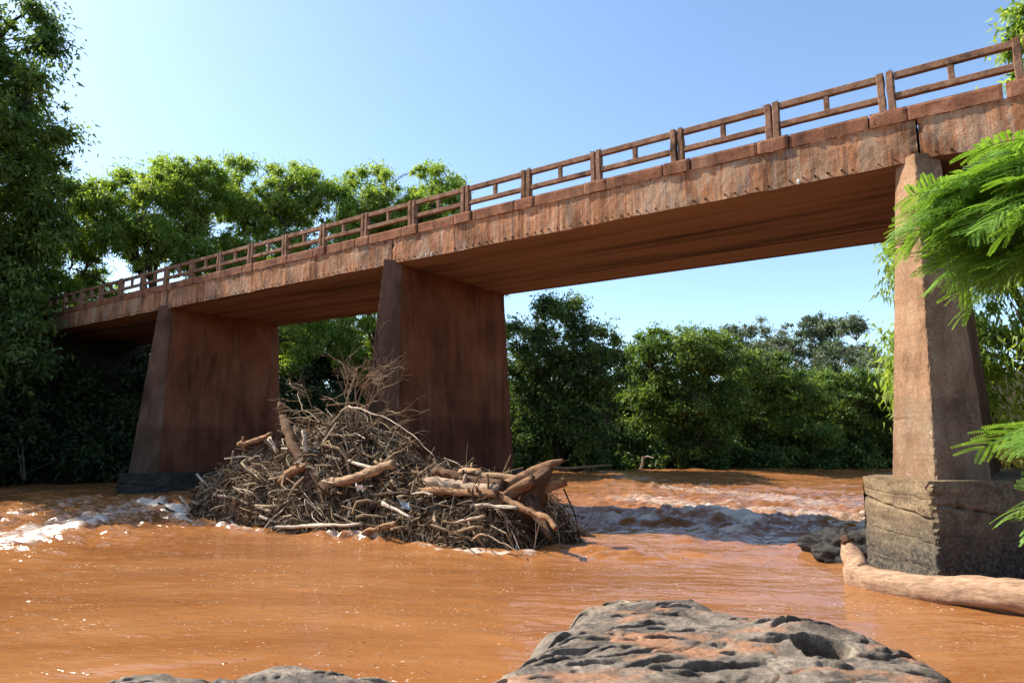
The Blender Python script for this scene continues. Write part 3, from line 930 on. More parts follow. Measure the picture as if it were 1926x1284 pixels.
tree("feathery_tree", "bright green tree with ragged twin tops behind the middle of the railing", (-37.0, 33.0),
     [(-35.2, 30.2, 18.9, 2.9, 2.9, 3.0), (-32.2, 33.4, 19.0, 2.7, 2.7, 3.2), (-33.8, 31.8, 17.2, 2.2, 2.2, 2.0), (-35.2, 31.0, 15.0, 3.6, 3.4, 3.0), (-31.6, 34.4, 15.2, 2.6, 2.4, 2.6), (-35.4, 31.6, 9.6, 3.4, 3.2, 3.2), (-32.6, 32.4, 16.4, 3.2, 3.0, 2.4)],
     540, 165000, 0.62, 0.27, 0.065, 0.6, 'leaf', 'bark', 0.34, 15, nlimb=12, fork=0.3, stems=2)
tree("feathery_tree", "small light green tree just showing over the curb right of the twin-topped tree", (-31.5, 39.0),
     [(-30.4, 36.8, 14.8, 2.3, 2.3, 2.4), (-28.8, 37.6, 16.0, 1.9, 1.9, 1.5)],
     140, 30000, 0.55, 0.25, 0.06, 0.6, 'leaf', 'bark', 0.2, 16, nlimb=7, fork=0.3)
# far bank, seen under the bridge
tree("broadleaf_tree", "tall dark green tree standing beyond the middle pier with sky to its right", (-28.5, 44.2),
     [(-26.4, 40.4, 9.8, 3.0, 3.0, 3.0), (-24.0, 41.6, 8.0, 2.4, 2.4, 2.8), (-27.6, 42, 6.2, 3.4, 3.2, 3.0), (-25.6, 42.6, 4.2, 3.0, 2.4, 2.4), (-29.5, 39.5, 8.5, 2.6, 2.6, 3.0)],
     360, 75000, 0.72, 0.26, 0.09, 0.4, 'leafdark', 'bark', 0.32, 17, nlimb=12, fork=0.15)
tree("broadleaf_tree", "broad mid-green tree on the far bank right of the tall dark one", (-25.0, 53.5),
     [(-22.4, 51.0, 9.4, 3.6, 3.2, 2.4), (-19.8, 53.0, 9.6, 2.6, 2.6, 2.2), (-23.0, 51.4, 6.2, 4.0, 3.0, 2.6), (-20.2, 54.4, 5.4, 3.4, 2.6, 2.8), (-22, 53, 3.0, 3.6, 2.2, 1.8)],
     380, 75000, 0.75, 0.28, 0.10, 0.35, 'leafmid', 'bark', 0.3, 18, nlimb=12, fork=0.15)
tree("broadleaf_tree", "flat layered green tree in the middle of the far bank", (-18.5, 61.5),
     [(-17.4, 58.2, 8.4, 3.6, 3.0, 1.9), (-15.6, 60.4, 6.6, 3.4, 3.0, 2.0), (-18.4, 58.8, 5.4, 3.2, 2.6, 2.2), (-16, 60.6, 3.2, 4.0, 2.4, 1.9)],
     300, 52000, 0.75, 0.27, 0.095, 0.3, 'leafmid', 'bark', 0.28, 19, nlimb=11, fork=0.15, flat=0.5, upn=1.0)
tree("broadleaf_tree", "low feathery tree on the far bank nearest the right pier", (-12.2, 71.5),
     [(-12.8, 66.2, 7.0, 3.6, 3.0, 2.0), (-9.4, 69.0, 6.4, 3.2, 3.0, 2.2), (-14.2, 65.6, 4.2, 3.4, 2.4, 2.2), (-10.4, 69.6, 3.4, 4.0, 2.4, 2.0)],
     290, 48000, 0.8, 0.30, 0.10, 0.3, 'leafmid', 'bark', 0.26, 20, nlimb=11, fork=0.15, flat=0.55, upn=0.9)
far = [(-33.0, 99.0, 18.6, 2.6, 1.8, "sparse grey-green treetop far behind, leftmost on the hill"),
       (-27.8, 96.5, 18.4, 3.4, 2.2, "wide thin-leaved treetop far behind, on the hill"),
       (-21.6, 97.5, 18.0, 2.5, 2.4, "dense round dark treetop standing out on the far hill"),
       (-16.6, 93.5, 17.0, 2.2, 2.6, "airy treetop on the far hill just left of the drooping tree"),
       (-24.6, 92.0, 14.0, 4.2, 3.0, "grey-green hillside tree below the wide thin-leaved treetop"),
       (-18.2, 88.0, 12.2, 4.4, 3.4, "grey-green hillside tree below the round dark treetop"),
       (-29.8, 92.0, 13.2, 4.0, 3.0, "grey-green hillside tree, lowest at the left of the hill"),
       (-12.0, 86.0, 10.5, 4.4, 3.6, "grey-green hillside tree right behind the low feathery tree")]
for i, (x, y, z, rx, rz, lb) in enumerate(far):
    dense = i in (2, 4, 5, 6, 7)
    tree("hill_tree", lb, (x + 0.5, y + 2), [(x, y, z, rx, rx, rz * (0.8 if dense else 0.55)), (x + 1, y, z - rz * 1.3, rx * 0.8, rx * 0.8, rz * 0.7)], 90 if dense else 55, 15000 if dense else 6000,
         0.8 if i != 2 else 0.75, 0.34, 0.12, 0.4, 'leafgrey', 'palebark', 0.22, 30 + i, group="trees on the far hill", nlimb=9, fork=0.3)
for i, (x, y, h_, r, lb) in enumerate([(-33.5, 48.0, 9.5, 3.6, "dark tree in the second row, close behind the tall dark tree"), (-29.0, 55.0, 9.5, 3.6, "dark tree in the second row, behind the gap right of the tall dark tree"), (-25.5, 61.5, 9.0, 3.8, "dark tree in the second row, behind the broad mid-green tree"),
        (-20.5, 68.0, 9.5, 3.8, "dark tree in the second row, left behind the flat layered tree"), (-15.5, 76.0, 9.0, 4.0, "dark tree in the second row, right behind the flat layered tree"), (-7.0, 80.0, 9.5, 4.4, "dark tree in the second row, behind the right pier"),
        (-43.5, 11.5, 8.5, 3.2, "dark tree on the left bank, beside the bridge's far left end"), (-39.5, 32.5, 10.0, 3.6, "dark tree filling the gap under the bridge left of the middle pier"), (-37.0, 38.0, 9.5, 3.4, "dark tree on the left bank directly behind the middle pier"),
        (-43.0, 30.0, 14.0, 4.2, "deep dark tree seen under the bridge just right of the left pier"), (-40.5, 37.0, 13.0, 4.2, "deep dark tree seen under the bridge just left of the middle pier")]):
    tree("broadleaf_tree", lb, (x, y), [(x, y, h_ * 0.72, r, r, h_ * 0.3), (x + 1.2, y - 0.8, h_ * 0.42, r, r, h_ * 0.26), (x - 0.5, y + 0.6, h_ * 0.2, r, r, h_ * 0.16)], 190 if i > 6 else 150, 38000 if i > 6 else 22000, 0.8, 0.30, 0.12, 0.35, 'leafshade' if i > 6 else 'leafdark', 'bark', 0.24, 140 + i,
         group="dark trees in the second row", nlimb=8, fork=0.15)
# right bank, behind the right pier
tree("drooping_tree", "bright green tree with hanging sprays on both sides of the right pier", (2.8, 26.5),
     [(-1.9, 25.0, 8.2, 1.5, 2.0, 2.0), (-2.1, 25.2, 4.6, 1.5, 2.0, 2.4), (0.4, 25.0, 10.0, 2.2, 2.6, 2.0), (1.6, 24.4, 6.0, 2.4, 2.0, 3.0), (-0.6, 26, 2.8, 2.4, 1.6, 1.4)],
     300, 75000, 0.6, 0.28, 0.055, 1.3, 'leaf', 'bark', 0.3, 50, nlimb=11, fork=0.3)
tree("broadleaf_tree", "tree rising above the railing at the right edge", (3.4, 29.0),
     [(2.2, 26.8, 15.2, 1.7, 2.2, 1.9), (3.0, 27.4, 12.6, 2.2, 2.2, 2.0), (1.3, 25.6, 13.2, 0.8, 0.9, 0.7)],
     130, 17000, 0.6, 0.28, 0.075, 0.7, 'leaf', 'bark', 0.26, 51, nlimb=8, fork=0.4)

for i, (x, y, h_, r) in enumerate([(-47, -1.5, 22, 4.5), (-47.5, 12.5, 21, 4.2), (-46.5, 5.5, 24, 4.5)]):  # trees mostly out of view, added to cast shade on the left bank
    tree("broadleaf_tree", "tall dark tree added deeper in the wood behind the left-edge tree, for its shade", (x, y), [(x, y, h_ * 0.75, r, r, h_ * 0.22), (x + 1.5, y, h_ * 0.45, r, r, h_ * 0.25), (x, y, h_ * 0.2, r, r, h_ * 0.16)], 170, 24000, 0.95, 0.36, 0.14, 0.4, 'leafdark', 'bark', 0.4, 160 + i,
         group="trees added in the wood behind the left-edge tree for their shade", nlimb=8, fork=0.15)
ORD = ['first', 'second', 'third', 'fourth', 'fifth', 'sixth', 'seventh', 'eighth', 'ninth', 'tenth']
# bushes that close the banks
for i, (x, y, hgt, r) in enumerate([(-37.2, 9.5, 3.6, 2.0), (-38.2, 12.3, 5.0, 2.2), (-36.8, 15.5, 4.2, 2.2), (-36.6, 19.5, 5.0, 2.4), (-35.8, 23.5, 5.6, 2.4), (-35.2, 27.5, 5.5, 2.5),
                                    (-34.4, 32, 5.5, 2.5), (-32.8, 36.5, 5.5, 2.5), (-38.5, 5.0, 5.0, 2.4), (-39.5, 1.0, 6, 2.6), (-39.2, 14.2, 6.2, 2.3), (-40.2, 17.2, 6.4, 2.4), (-41.5, 20.5, 7.5, 2.6), (-43.5, 16.5, 8.0, 2.6), (-40, 17, 8.5, 3.0), (-39.5, 23.5, 9.5, 3.0), (-37.5, 28.5, 9.0, 3.0)]):
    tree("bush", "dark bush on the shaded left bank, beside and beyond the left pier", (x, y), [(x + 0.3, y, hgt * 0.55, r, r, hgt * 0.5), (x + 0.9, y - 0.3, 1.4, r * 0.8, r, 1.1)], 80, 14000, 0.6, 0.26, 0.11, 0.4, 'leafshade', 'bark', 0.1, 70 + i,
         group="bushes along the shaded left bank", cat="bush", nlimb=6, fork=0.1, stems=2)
for i, (x, y, hgt, r) in enumerate([(-30.4, 41.5, 4.5, 2.4), (-28.6, 46.5, 4.2, 2.2), (-25.6, 50.2, 3.6, 2.2), (-22.2, 55.2, 3.6, 2.3), (-19.2, 59.2, 3.4, 2.3), (-16.2, 63.4, 3.6, 2.4), (-13.2, 67.5, 3.6, 2.4), (-9.6, 72.0, 4.0, 2.6), (-5.5, 76, 4.5, 3), (0, 81, 5, 3.4),
                                    (-32, 47, 7, 3), (-21, 62, 7.5, 3.2), (-14, 75, 7, 3.5), (-27.5, 56, 8, 3.2)]):
    tree("bush", (f"dark leafy bush overhanging the far waterline, {ORD[i]} from the middle pier" if i < 10 else "taller dark bush set back behind the far waterline"), (x, y), [(x + 0.4, y - 0.6, hgt * 0.55, r, r * 0.9, hgt * 0.48), (x + 0.9, y - 1.2, 1.0, r, r * 0.6, 0.8)], 76, 13000, 0.65, 0.30, 0.13, 0.35, 'leafdark', 'bark', 0.1, 90 + i,
         group="bushes along the far bank", cat="bush", nlimb=6, fork=0.1, stems=2)
for i, (x, y, hgt, r) in enumerate([(3.2, 18.5, 4.5, 1.8), (3.6, 23.0, 5.5, 2.2), (5.5, 31, 6, 2.6), (7.5, 36.5, 6, 2.6)]):
    tree("bush", "bush on the right bank behind the right pier", (x, y), [(x, y, hgt * 0.5, r, r, hgt * 0.48)], 60, 8000, 0.6, 0.26, 0.10, 0.4, 'leaf', 'bark', 0.1, 120 + i,
         group="bushes on the right bank", cat="bush", nlimb=6, fork=0.1, stems=2)

# ------------------------------------------------------------------ flood debris round the middle pier
CREST = np.array([(-21.6, 0.15), (-20.9, 0.7), (-20.0, 1.55), (-18.6, 1.95), (-17.3, 2.1), (-16.0, 2.35), (-15.1, 2.65), (-14.0, 2.75), (-13.4, 2.45), (-12.3, 1.60), (-10.7, 1.12), (-9.2, 1.15), (-8.5, 0.8), (-7.9, 0.2)])
FRONT = np.array([(-21.6, 11.6), (-20.4, 11.0), (-19.4, 10.6), (-16.7, 10.3), (-14.2, 10.4), (-12.1, 10.85), (-10.3, 10.75), (-9.5, 10.7), (-8.7, 11.0), (-7.9, 11.9)])
def mound_z(x, y):
    c = np.interp(x, CREST[:, 0], CREST[:, 1], -0.5, -0.5)
    f = np.interp(x, FRONT[:, 0], FRONT[:, 1])
    t = (y - f) / (12.1 - f)
    prof = np.where(t < 1, np.clip(t, 0, 1) ** 0.62, 1 - sstep(12.6, 15.2, y))
    return c * prof - 0.12 * (1 - prof) + NZ[0].fbm(x * 1.1, y * 1.5, 0, 4) * 0.30 * np.clip(prof * 1.6, 0, 1) - 0.12
xs, ys = np.arange(-22.2, -7.2, 0.08), np.arange(10.0, 15.4, 0.08)
X, Y = np.meshgrid(xs, ys, indexing='ij')
b_ = MB()
b_.grid(np.stack([X, Y, mound_z(X, Y) - 0.05], -1))
tag(b_.build("debris_silt", M['mud'], smooth=True), "dark silt and rotten wood under the heap of flood sticks at the middle pier", "flood debris", None, 'stuff')

rg = np.random.default_rng(5)
b_ = MB()
N = 12500
sx = rg.uniform(-21.2, -7.9, N)
fy = np.interp(sx, FRONT[:, 0], FRONT[:, 1])
sy = fy - 0.1 + rg.random(N) ** 1.25 * (13.3 - fy)
sz = mound_z(sx, sy)
e = 0.12
nxg = (mound_z(sx + e, sy) - mound_z(sx - e, sy)) / (2 * e)
nyg = (mound_z(sx, sy + e) - mound_z(sx, sy - e)) / (2 * e)
for i in range(N):
    if sz[i] < -0.25: continue
    th = rg.normal(0, 0.75)
    d = np.array([math.cos(th), math.sin(th), 0])
    d[2] = nxg[i] * d[0] + nyg[i] * d[1] + rg.normal(0, 0.28)
    if rg.random() < 0.14: d[2] += abs(rg.normal(0.6, 0.6))
    d /= np.linalg.norm(d)
    Ln = rg.gamma(2.2, 0.17) + 0.12
    r = np.clip(rg.gamma(2.0, 0.0042), 0.003, 0.04) * (0.7 + 0.5 * Ln)
    c = np.array([sx[i], sy[i], sz[i] + rg.normal(0.05, 0.10)])
    k = rg.normal(size=3) * 0.09 * Ln
    P = np.stack([c - d * Ln / 2, c - d * Ln * 0.12 + k, c + d * Ln * 0.2 + k * 0.5 + rg.normal(size=3) * 0.02, c + d * Ln / 2])
    tn = np.clip(rg.normal(0.37, 0.2) if rg.random() < 0.76 else rg.normal(0.85, 0.12), 0.02, 1)
    if P[:, 2].max() < 0: continue
    b_.tube(P, [r, r * 0.9, r * 0.75, r * 0.45], 4, tn)
    if Ln > 0.5 and rg.random() < 0.6:                     # side twig
        s = P[2]
        e_ = s + (d + rg.normal(size=3) * 0.7) * Ln * 0.3
        b_.tube([s, (s + e_) / 2 + rg.normal(size=3) * 0.02, e_], [r * 0.5, r * 0.4, r * 0.25], 3, tn)
for i in range(2600):
    x = rg.uniform(-20.8, -8.0)
    f = float(np.interp(x, FRONT[:, 0], FRONT[:, 1]))
    y = f + rg.random() ** 1.1 * (12.8 - f)
    z = float(mound_z(np.array([x]), np.array([y]))[0]) + rg.uniform(-0.02, 0.10)
    if z < 0: continue
    d = rg.normal(size=3) * [1, 0.5, 0.5]
    d *= rg.uniform(0.05, 0.22) / np.linalg.norm(d)
    e_ = np.cross(d, rg.normal(size=3))
    e_ *= rg.uniform(0.008, 0.028) / np.linalg.norm(e_)
    c = np.array([x, y, z])
    b_.add([c - d, c + e_, c + d, c - e_], [[(0, 1, 2), (0, 2, 3)]], float(np.clip(rg.normal(0.38, 0.2), 0.02, 1)))
# stouter branches lying among them
for i in range(360):
    x = rg.uniform(-19.8, -8.6)
    f = float(np.interp(x, FRONT[:, 0], FRONT[:, 1]))
    y = f - 0.05 + rg.random() ** 1.2 * (12.6 - f)
    z = float(mound_z(np.array([x]), np.array([y]))[0])
    if z < -0.2: continue
    th = rg.normal(0, 0.5)
    d = np.array([math.cos(th), math.sin(th) * 0.6, rg.normal(0, 0.25)])
    x2 = x + d[0] * 0.4
    d[2] += (float(mound_z(np.array([x2]), np.array([y]))[0]) - z) / 0.4 * 0.8
    d /= np.linalg.norm(d)
    Ln = rg.uniform(0.6, 2.2)
    r = 0.011 + 0.03 * rg.random() ** 2
    c = np.array([x, y, z + rg.uniform(-0.02, 0.08)])
    k = rg.normal(size=3) * 0.11 * Ln
    P = smooth_path([c - d * Ln / 2, c - d * Ln * 0.15 + k, c + d * Ln * 0.2 - k * 0.4, c + d * Ln / 2], 9)
    b_.tube(P, np.linspace(r, r * 0.6, 9), 7, float(np.clip(rg.normal(0.66, 0.22), 0.1, 1)), 0.25)
tag(b_.build("debris_sticks", M['stick']), "tangle of dry sticks and reeds heaped by floods against the middle pier", "flood debris", None, 'stuff')

LOGS = [  # name, r0, r1, tint, label, points
    ("driftwood_log", 0.13, 0.14, 0.33, "log sloping up across the heap to a knobbly upright orange-brown end", [(-16.70, 11.6, 3.17), (-16.66, 11.58, 2.95), (-16.26, 11.43, 2.69), (-15.74, 11.25, 2.19), (-14.73, 11.07, 1.51), (-13.74, 10.9, 0.96)]),
    ("driftwood_pole", 0.035, 0.05, 0.98, "long pale bare pole curving down across the front of the heap", [(-16.22, 11.3, 2.0), (-15.11, 11.33, 1.98), (-13.94, 11.3, 1.77), (-12.45, 11.25, 1.51)]),
    ("driftwood_log", 0.16, 0.11, 0.70, "thick tan log with a broken fork at its upper right end, centre of the heap", [(-13.9, 11.1, 1.15), (-12.93, 11.0, 1.3), (-12.27, 11.1, 1.52), (-11.69, 11.15, 1.64)]),
    ("dry_branch", 0.028, 0.008, 0.92, "thin pale branch arching out to the right from the heap's top", [(-14.34, 11.7, 2.94), (-13.83, 11.5, 3.04), (-13.18, 11.3, 2.98), (-12.45, 11.2, 2.82), (-11.65, 11.1, 2.57), (-10.93, 11.0, 2.26), (-10.26, 10.95, 1.84)]),
    ("driftwood_log", 0.09, 0.07, 0.55, "short brown log left of the knobbly upright log", [(-18.27, 11.3, 2.10), (-17.53, 11.35, 2.24), (-16.91, 11.4, 2.39)]),
    ("driftwood_stub", 0.075, 0.06, 0.90, "pale stub at the left end of the long bare pole", [(-16.51, 11.1, 2.25), (-16.14, 11.1, 1.93)]),
    ("driftwood_stub", 0.07, 0.05, 0.90, "pale upright stub poking up behind the long bare pole", [(-15.1, 11.15, 2.40), (-14.93, 11.15, 1.90)]),
    ("driftwood_stump", 0.14, 0.10, 0.50, "chunky orange stump left of centre, below the long bare pole", [(-15.35, 10.8, 1.21), (-14.97, 10.85, 1.42), (-14.63, 10.9, 1.55)]),
    ("driftwood_log", 0.08, 0.06, 0.52, "bent brown log lying low at the water's edge in front of the heap", [(-12.04, 10.5, 0.10), (-11.62, 10.5, 0.25), (-10.97, 10.55, 0.4)]),
    ("driftwood_pole", 0.05, 0.04, 0.95, "straight pale pole along the heap's waterline", [(-15.31, 10.4, 0.05), (-13.6, 10.4, 0.2), (-12.01, 10.5, 0.34)]),
    ("driftwood_board", 0.045, 0.04, 1.0, "white stick sloping down in the middle of the lower heap", [(-11.49, 10.65, 0.8), (-10.55, 10.55, 0.58)]),
    ("driftwood_log", 0.11, 0.09, 0.62, "upper log at the heap's right side running towards the root", [(-10.43, 12.0, 1.45), (-9.93, 12.0, 1.51), (-9.76, 12.0, 1.42), (-8.74, 12.0, 1.36)]),
    ("driftwood_log", 0.17, 0.13, 0.80, "thick pale log at the heap's right side beneath the upper one", [(-10.87, 11.5, 1.26), (-9.95, 11.55, 1.18), (-9.04, 11.65, 1.16)]),
    ("driftwood_log", 0.09, 0.10, 0.50, "orange log under the thick pale one", [(-11.19, 11.3, 1.03), (-10.04, 11.3, 1.07), (-8.93, 11.4, 1.07)]),
    ("driftwood_log", 0.11, 0.15, 0.30, "dark knotted log tangled between the two upper right logs", [(-10.87, 11.7, 1.49), (-10.31, 11.65, 1.40), (-9.86, 11.7, 1.29), (-9.01, 11.7, 1.23)]),
    ("driftwood_branch", 0.09, 0.05, 0.48, "forked branch reaching right from the heap over the water", [(-8.89, 11.5, 1.04), (-8.28, 11.38, 0.83), (-7.82, 11.25, 0.71), (-7.42, 11.12, 0.67), (-7.2, 11.0, 0.54)]),
    ("driftwood_plank", 0.045, 0.04, 0.92, "straight pale pole end pointing right beside the forked branch", [(-9.34, 11.2, 0.83), (-8.34, 11.3, 0.83)]),
    ("driftwood_pole", 0.065, 0.05, 0.08, "short black stick in the middle of the heap", [(-12.14, 11.0, 0.95), (-11.11, 11.05, 1.03)]),
    ("driftwood_pole", 0.04, 0.035, 0.80, "tan pole low at the heap's right front", [(-9.53, 10.85, 0.51), (-8.89, 11.0, 0.66)]),
    ("driftwood_branch", 0.02, 0.012, 0.75, "thin stick trailing in the water off the heap's right corner", [(-9.0, 10.7, 0.2), (-8.66, 10.6, 0.35), (-8.08, 10.55, 0.22), (-7.5, 10.5, 0.03)]),
    ("driftwood_stub", 0.075, 0.06, 0.50, "upright orange stub at the waterline, left part of the heap", [(-16.97, 10.5, 0.68), (-17.05, 10.5, 0.35), (-17.1, 10.45, 0.0)]),
    ("driftwood_pole", 0.055, 0.045, 0.85, "tan curved pole above the orange waterline stub", [(-18.48, 10.75, 0.72), (-17.23, 10.6, 0.68), (-15.37, 10.5, 0.43)]),
    ("driftwood_stub", 0.04, 0.03, 0.95, "pale stick jutting from the heap's left edge", [(-20.29, 11.2, 1.21), (-19.41, 11.1, 0.89)]),
    ("driftwood_branch", 0.04, 0.03, 0.10, "dark stick lying in white foam off the heap's left end", [(-20.82, 10.4, 0.40), (-20.22, 10.4, 0.24), (-19.19, 10.45, 0.12)]),
    ("driftwood_stub", 0.04, 0.03, 0.85, "pale stick leaning up out of the foam at the heap's left end", [(-20.06, 10.6, 0.62), (-19.54, 10.7, 0.2)]),
]
for nm, r0, r1, tn, lb, pts in LOGS:
    P = smooth_path(pts, 9 * (len(pts) - 1) + 3)
    n = len(P)
    P = P + NZ[1].n3(np.arange(n)[:, None] * 0.35, np.arange(3)[None] * 9 + pts[0][0] * 3, 0) * 0.025
    rr = 0.82 * np.linspace(r0, r1, n) * (1 + 0.16 * NZ[2].n3(np.arange(n) * 0.6, pts[0][0] * 7, 0))
    if "knobbly" in lb:
        rr[:7] *= [0.7, 1.25, 1.45, 1.3, 1.2, 0.95, 0.9]
    base = P[np.argmin(P[:, 2])]
    b = MB()
    b.tube(P, rr, 13, tn, 0.34, 1.3)
    # snapped stubs of side branches
    r2 = np.random.default_rng(int(abs(pts[0][0]) * 100))
    if max(r0, r1) > 0.06 and n > 6:
        for q in range(2):
            i = int(r2.integers(2, n - 2))
            d = r2.normal(size=3) * 0.6 + np.array([0, -0.4, 0.5])
            d /= np.linalg.norm(d)
            b.tube([P[i], P[i] + d * rr[i] * 2.2], [rr[i] * 0.5, rr[i] * 0.3], 6, tn)
    o = b.build(nm, M['log'], None, base, smooth=True)
    tag(o, lb, "driftwood", "driftwood caught on the middle pier")

# scraps of plastic caught among the sticks
M['scrap'] = m_plain("white_plastic", (0.8, 0.8, 0.78), 0.5)
M['scrapblue'] = m_plain("pale_blue_plastic", (0.45, 0.62, 0.72), 0.5)
for (cx, cy, cz, sz_, mt, lb) in ((-12.35, 10.72, 1.12, 0.13, 'scrap', "crumpled white plastic scrap among the sticks below the thick forked log"), (-10.75, 10.62, 0.80, 0.12, 'scrapblue', "pale blue plastic scrap among the sticks under the orange log")):
    U, V = np.meshgrid(np.linspace(-1, 1, 9), np.linspace(-1, 1, 9), indexing='ij')
    P = np.stack([cx + U * sz_ + 0.04 * NZ[1].n3(U * 1.5, V * 1.5, cx), cy + 0.06 * NZ[2].n3(U * 2, V * 2, cx) - V * 0.05, cz + V * sz_ * 0.5 + 0.05 * NZ[3].n3(U * 2, V * 2, cx)], -1)
    b = MB()
    b.grid(P)
    b.grid(P + np.array([0, 0.006, 0]), flip=True)
    tag(b.build("plastic_scrap", M[mt], None, (cx, cy, cz)), lb, "litter")

# uprooted stump with a horn-like root at the right end of the heap
st = thing("tree_stump", (-8.5, 12.0, 0.2), "big uprooted stump with a horn-shaped root rising at the heap's right end", "stump", "driftwood caught on the middle pier")
def root_part(name, pts, rads, tn, sides=11):
    P = smooth_path(pts, 20)
    rr = np.interp(np.linspace(0, 1, 20), np.linspace(0, 1, len(rads)), rads)
    b = MB()
    b.tube(P, rr, sides + 5, tn, 0.40, 1.0)
    return b.build(name, M['log'], st, smooth=True)
root_part("root_horn", [(-7.86, 12.3, 1.76), (-8.11, 12.2, 1.67), (-8.36, 12.1, 1.52), (-8.68, 12.0, 1.33), (-9.03, 11.9, 1.18), (-9.35, 11.8, 0.98)], [0.025, 0.085, 0.13, 0.15, 0.14, 0.08], 0.48)
root_part("stump_body", [(-8.0, 12.05, 1.58), (-8.2, 12.0, 1.38), (-8.46, 12.0, 1.02), (-8.70, 12.05, 0.55), (-8.8, 12.1, 0.0)], [0.06, 0.16, 0.28, 0.34, 0.38], 0.26, 14)
root_part("root", [(-8.5, 12.1, 1.1), (-8.05, 12.15, 1.24), (-7.74, 12.15, 1.32)], [0.16, 0.11, 0.08], 0.5)
root_part("root", [(-8.2, 11.7, 1.35), (-8.6, 11.6, 1.12), (-9.1, 11.45, 0.82), (-9.4, 11.4, 0.7)], [0.10, 0.12, 0.09, 0.05], 0.4)
root_part("root", [(-8.3, 11.8, 0.9), (-7.9, 11.6, 0.55), (-7.6, 11.45, 0.3)], [0.16, 0.09, 0.04], 0.25)

# dead bush on top of the heap
db = thing("dead_bush", (-14.2, 11.9, 2.6), "leafless dead bush with grey twigs standing on top of the heap", "dead bush")
r2 = np.random.default_rng(21)
def grow(b, p, d, L, r, depth):
    n = 5
    P = [p]
    for i in range(n):
        d = d + r2.normal(size=3) * 0.16
        d /= np.linalg.norm(d)
        P.append(P[-1] + d * L / n)
    P = np.array(P)
    b.tube(P, np.linspace(r, r * 0.55, n + 1), 5 if depth > 1 else 4, float(np.clip(r2.normal(0.66, 0.14), 0.2, 1)))
    if depth == 0: return
    for k in range(int(r2.integers(3, 6))):
        i = int(r2.integers(2, n + 1))
        dd = d + r2.normal(size=3) * 0.55
        dd[2] += 0.12
        dd /= np.linalg.norm(dd)
        grow(b, P[i], dd, L * r2.uniform(0.45, 0.75), r * 0.55, depth - 1)
for s, tgt in [((-14.0, 11.9, 2.5), (-13.75, 11.9, 4.0)), ((-14.2, 11.9, 2.5), (-14.6, 11.8, 3.9)), ((-14.4, 11.8, 2.5), (-15.9, 11.7, 3.5)), ((-13.8, 11.8, 2.5), (-13.1, 11.9, 3.7)), ((-14.6, 11.7, 2.5), (-15.6, 11.6, 3.0)),
               ((-13.5, 11.7, 2.3), (-12.5, 11.5, 3.0)), ((-14.0, 11.8, 2.5), (-14.2, 11.7, 3.6)), ((-12.4, 11.5, 1.7), (-11.5, 11.3, 2.3)), ((-13.9, 11.9, 2.5), (-13.45, 11.9, 3.9))]:
    s, tgt = np.array(s), np.array(tgt)
    b = MB()
    v = tgt - s
    grow(b, s, v / np.linalg.norm(v), np.linalg.norm(v) * 0.92, 0.024, 3)
    b.build("branch", M['stick'], db)

# ------------------------------------------------------------------ snags on the far shore
b = MB()
b.tube(smooth_path([(-23.9, 47.9, -0.2), (-23.8, 48, 0.3), (-23.56, 48.0, 0.85), (-23.5, 48.0, 1.4)], 10), np.linspace(0.14, 0.07, 10), 7, 0.85, 0.2)
b.tube([(-23.5, 48, 1.33), (-23.1, 48, 1.42), (-22.6, 48, 1.30)], [0.06, 0.05, 0.03], 6, 0.9)
tag(b.build("dead_snag", M['log'], None, (-23.9, 47.9, -0.2)), "small pale dead snag standing in the water at the far shore", "snag")
b = MB()
b.tube(smooth_path([(-27.6, 40.0, 1.0), (-26.36, 40.67, 0.65), (-24.62, 41.33, 0.74), (-22.9, 42.0, 0.9)], 12), np.linspace(0.16, 0.05, 12), 7, 0.55, 0.2)
b.tube([(-26.6, 40.6, 0.7), (-26.0, 40.6, 1.1), (-25.4, 40.6, 1.25)], [0.07, 0.05, 0.02], 5, 0.6)
b.tube([(-24.6, 41.3, 0.74), (-24.5, 41.3, 0.2), (-24.4, 41.3, -0.3)], [0.04, 0.04, 0.03], 5, 0.5)
tag(b.build("fallen_branch", M['log'], None, (-26.4, 40.7, 0)), "grey fallen branch in the shade behind the horn-shaped root", "branch")

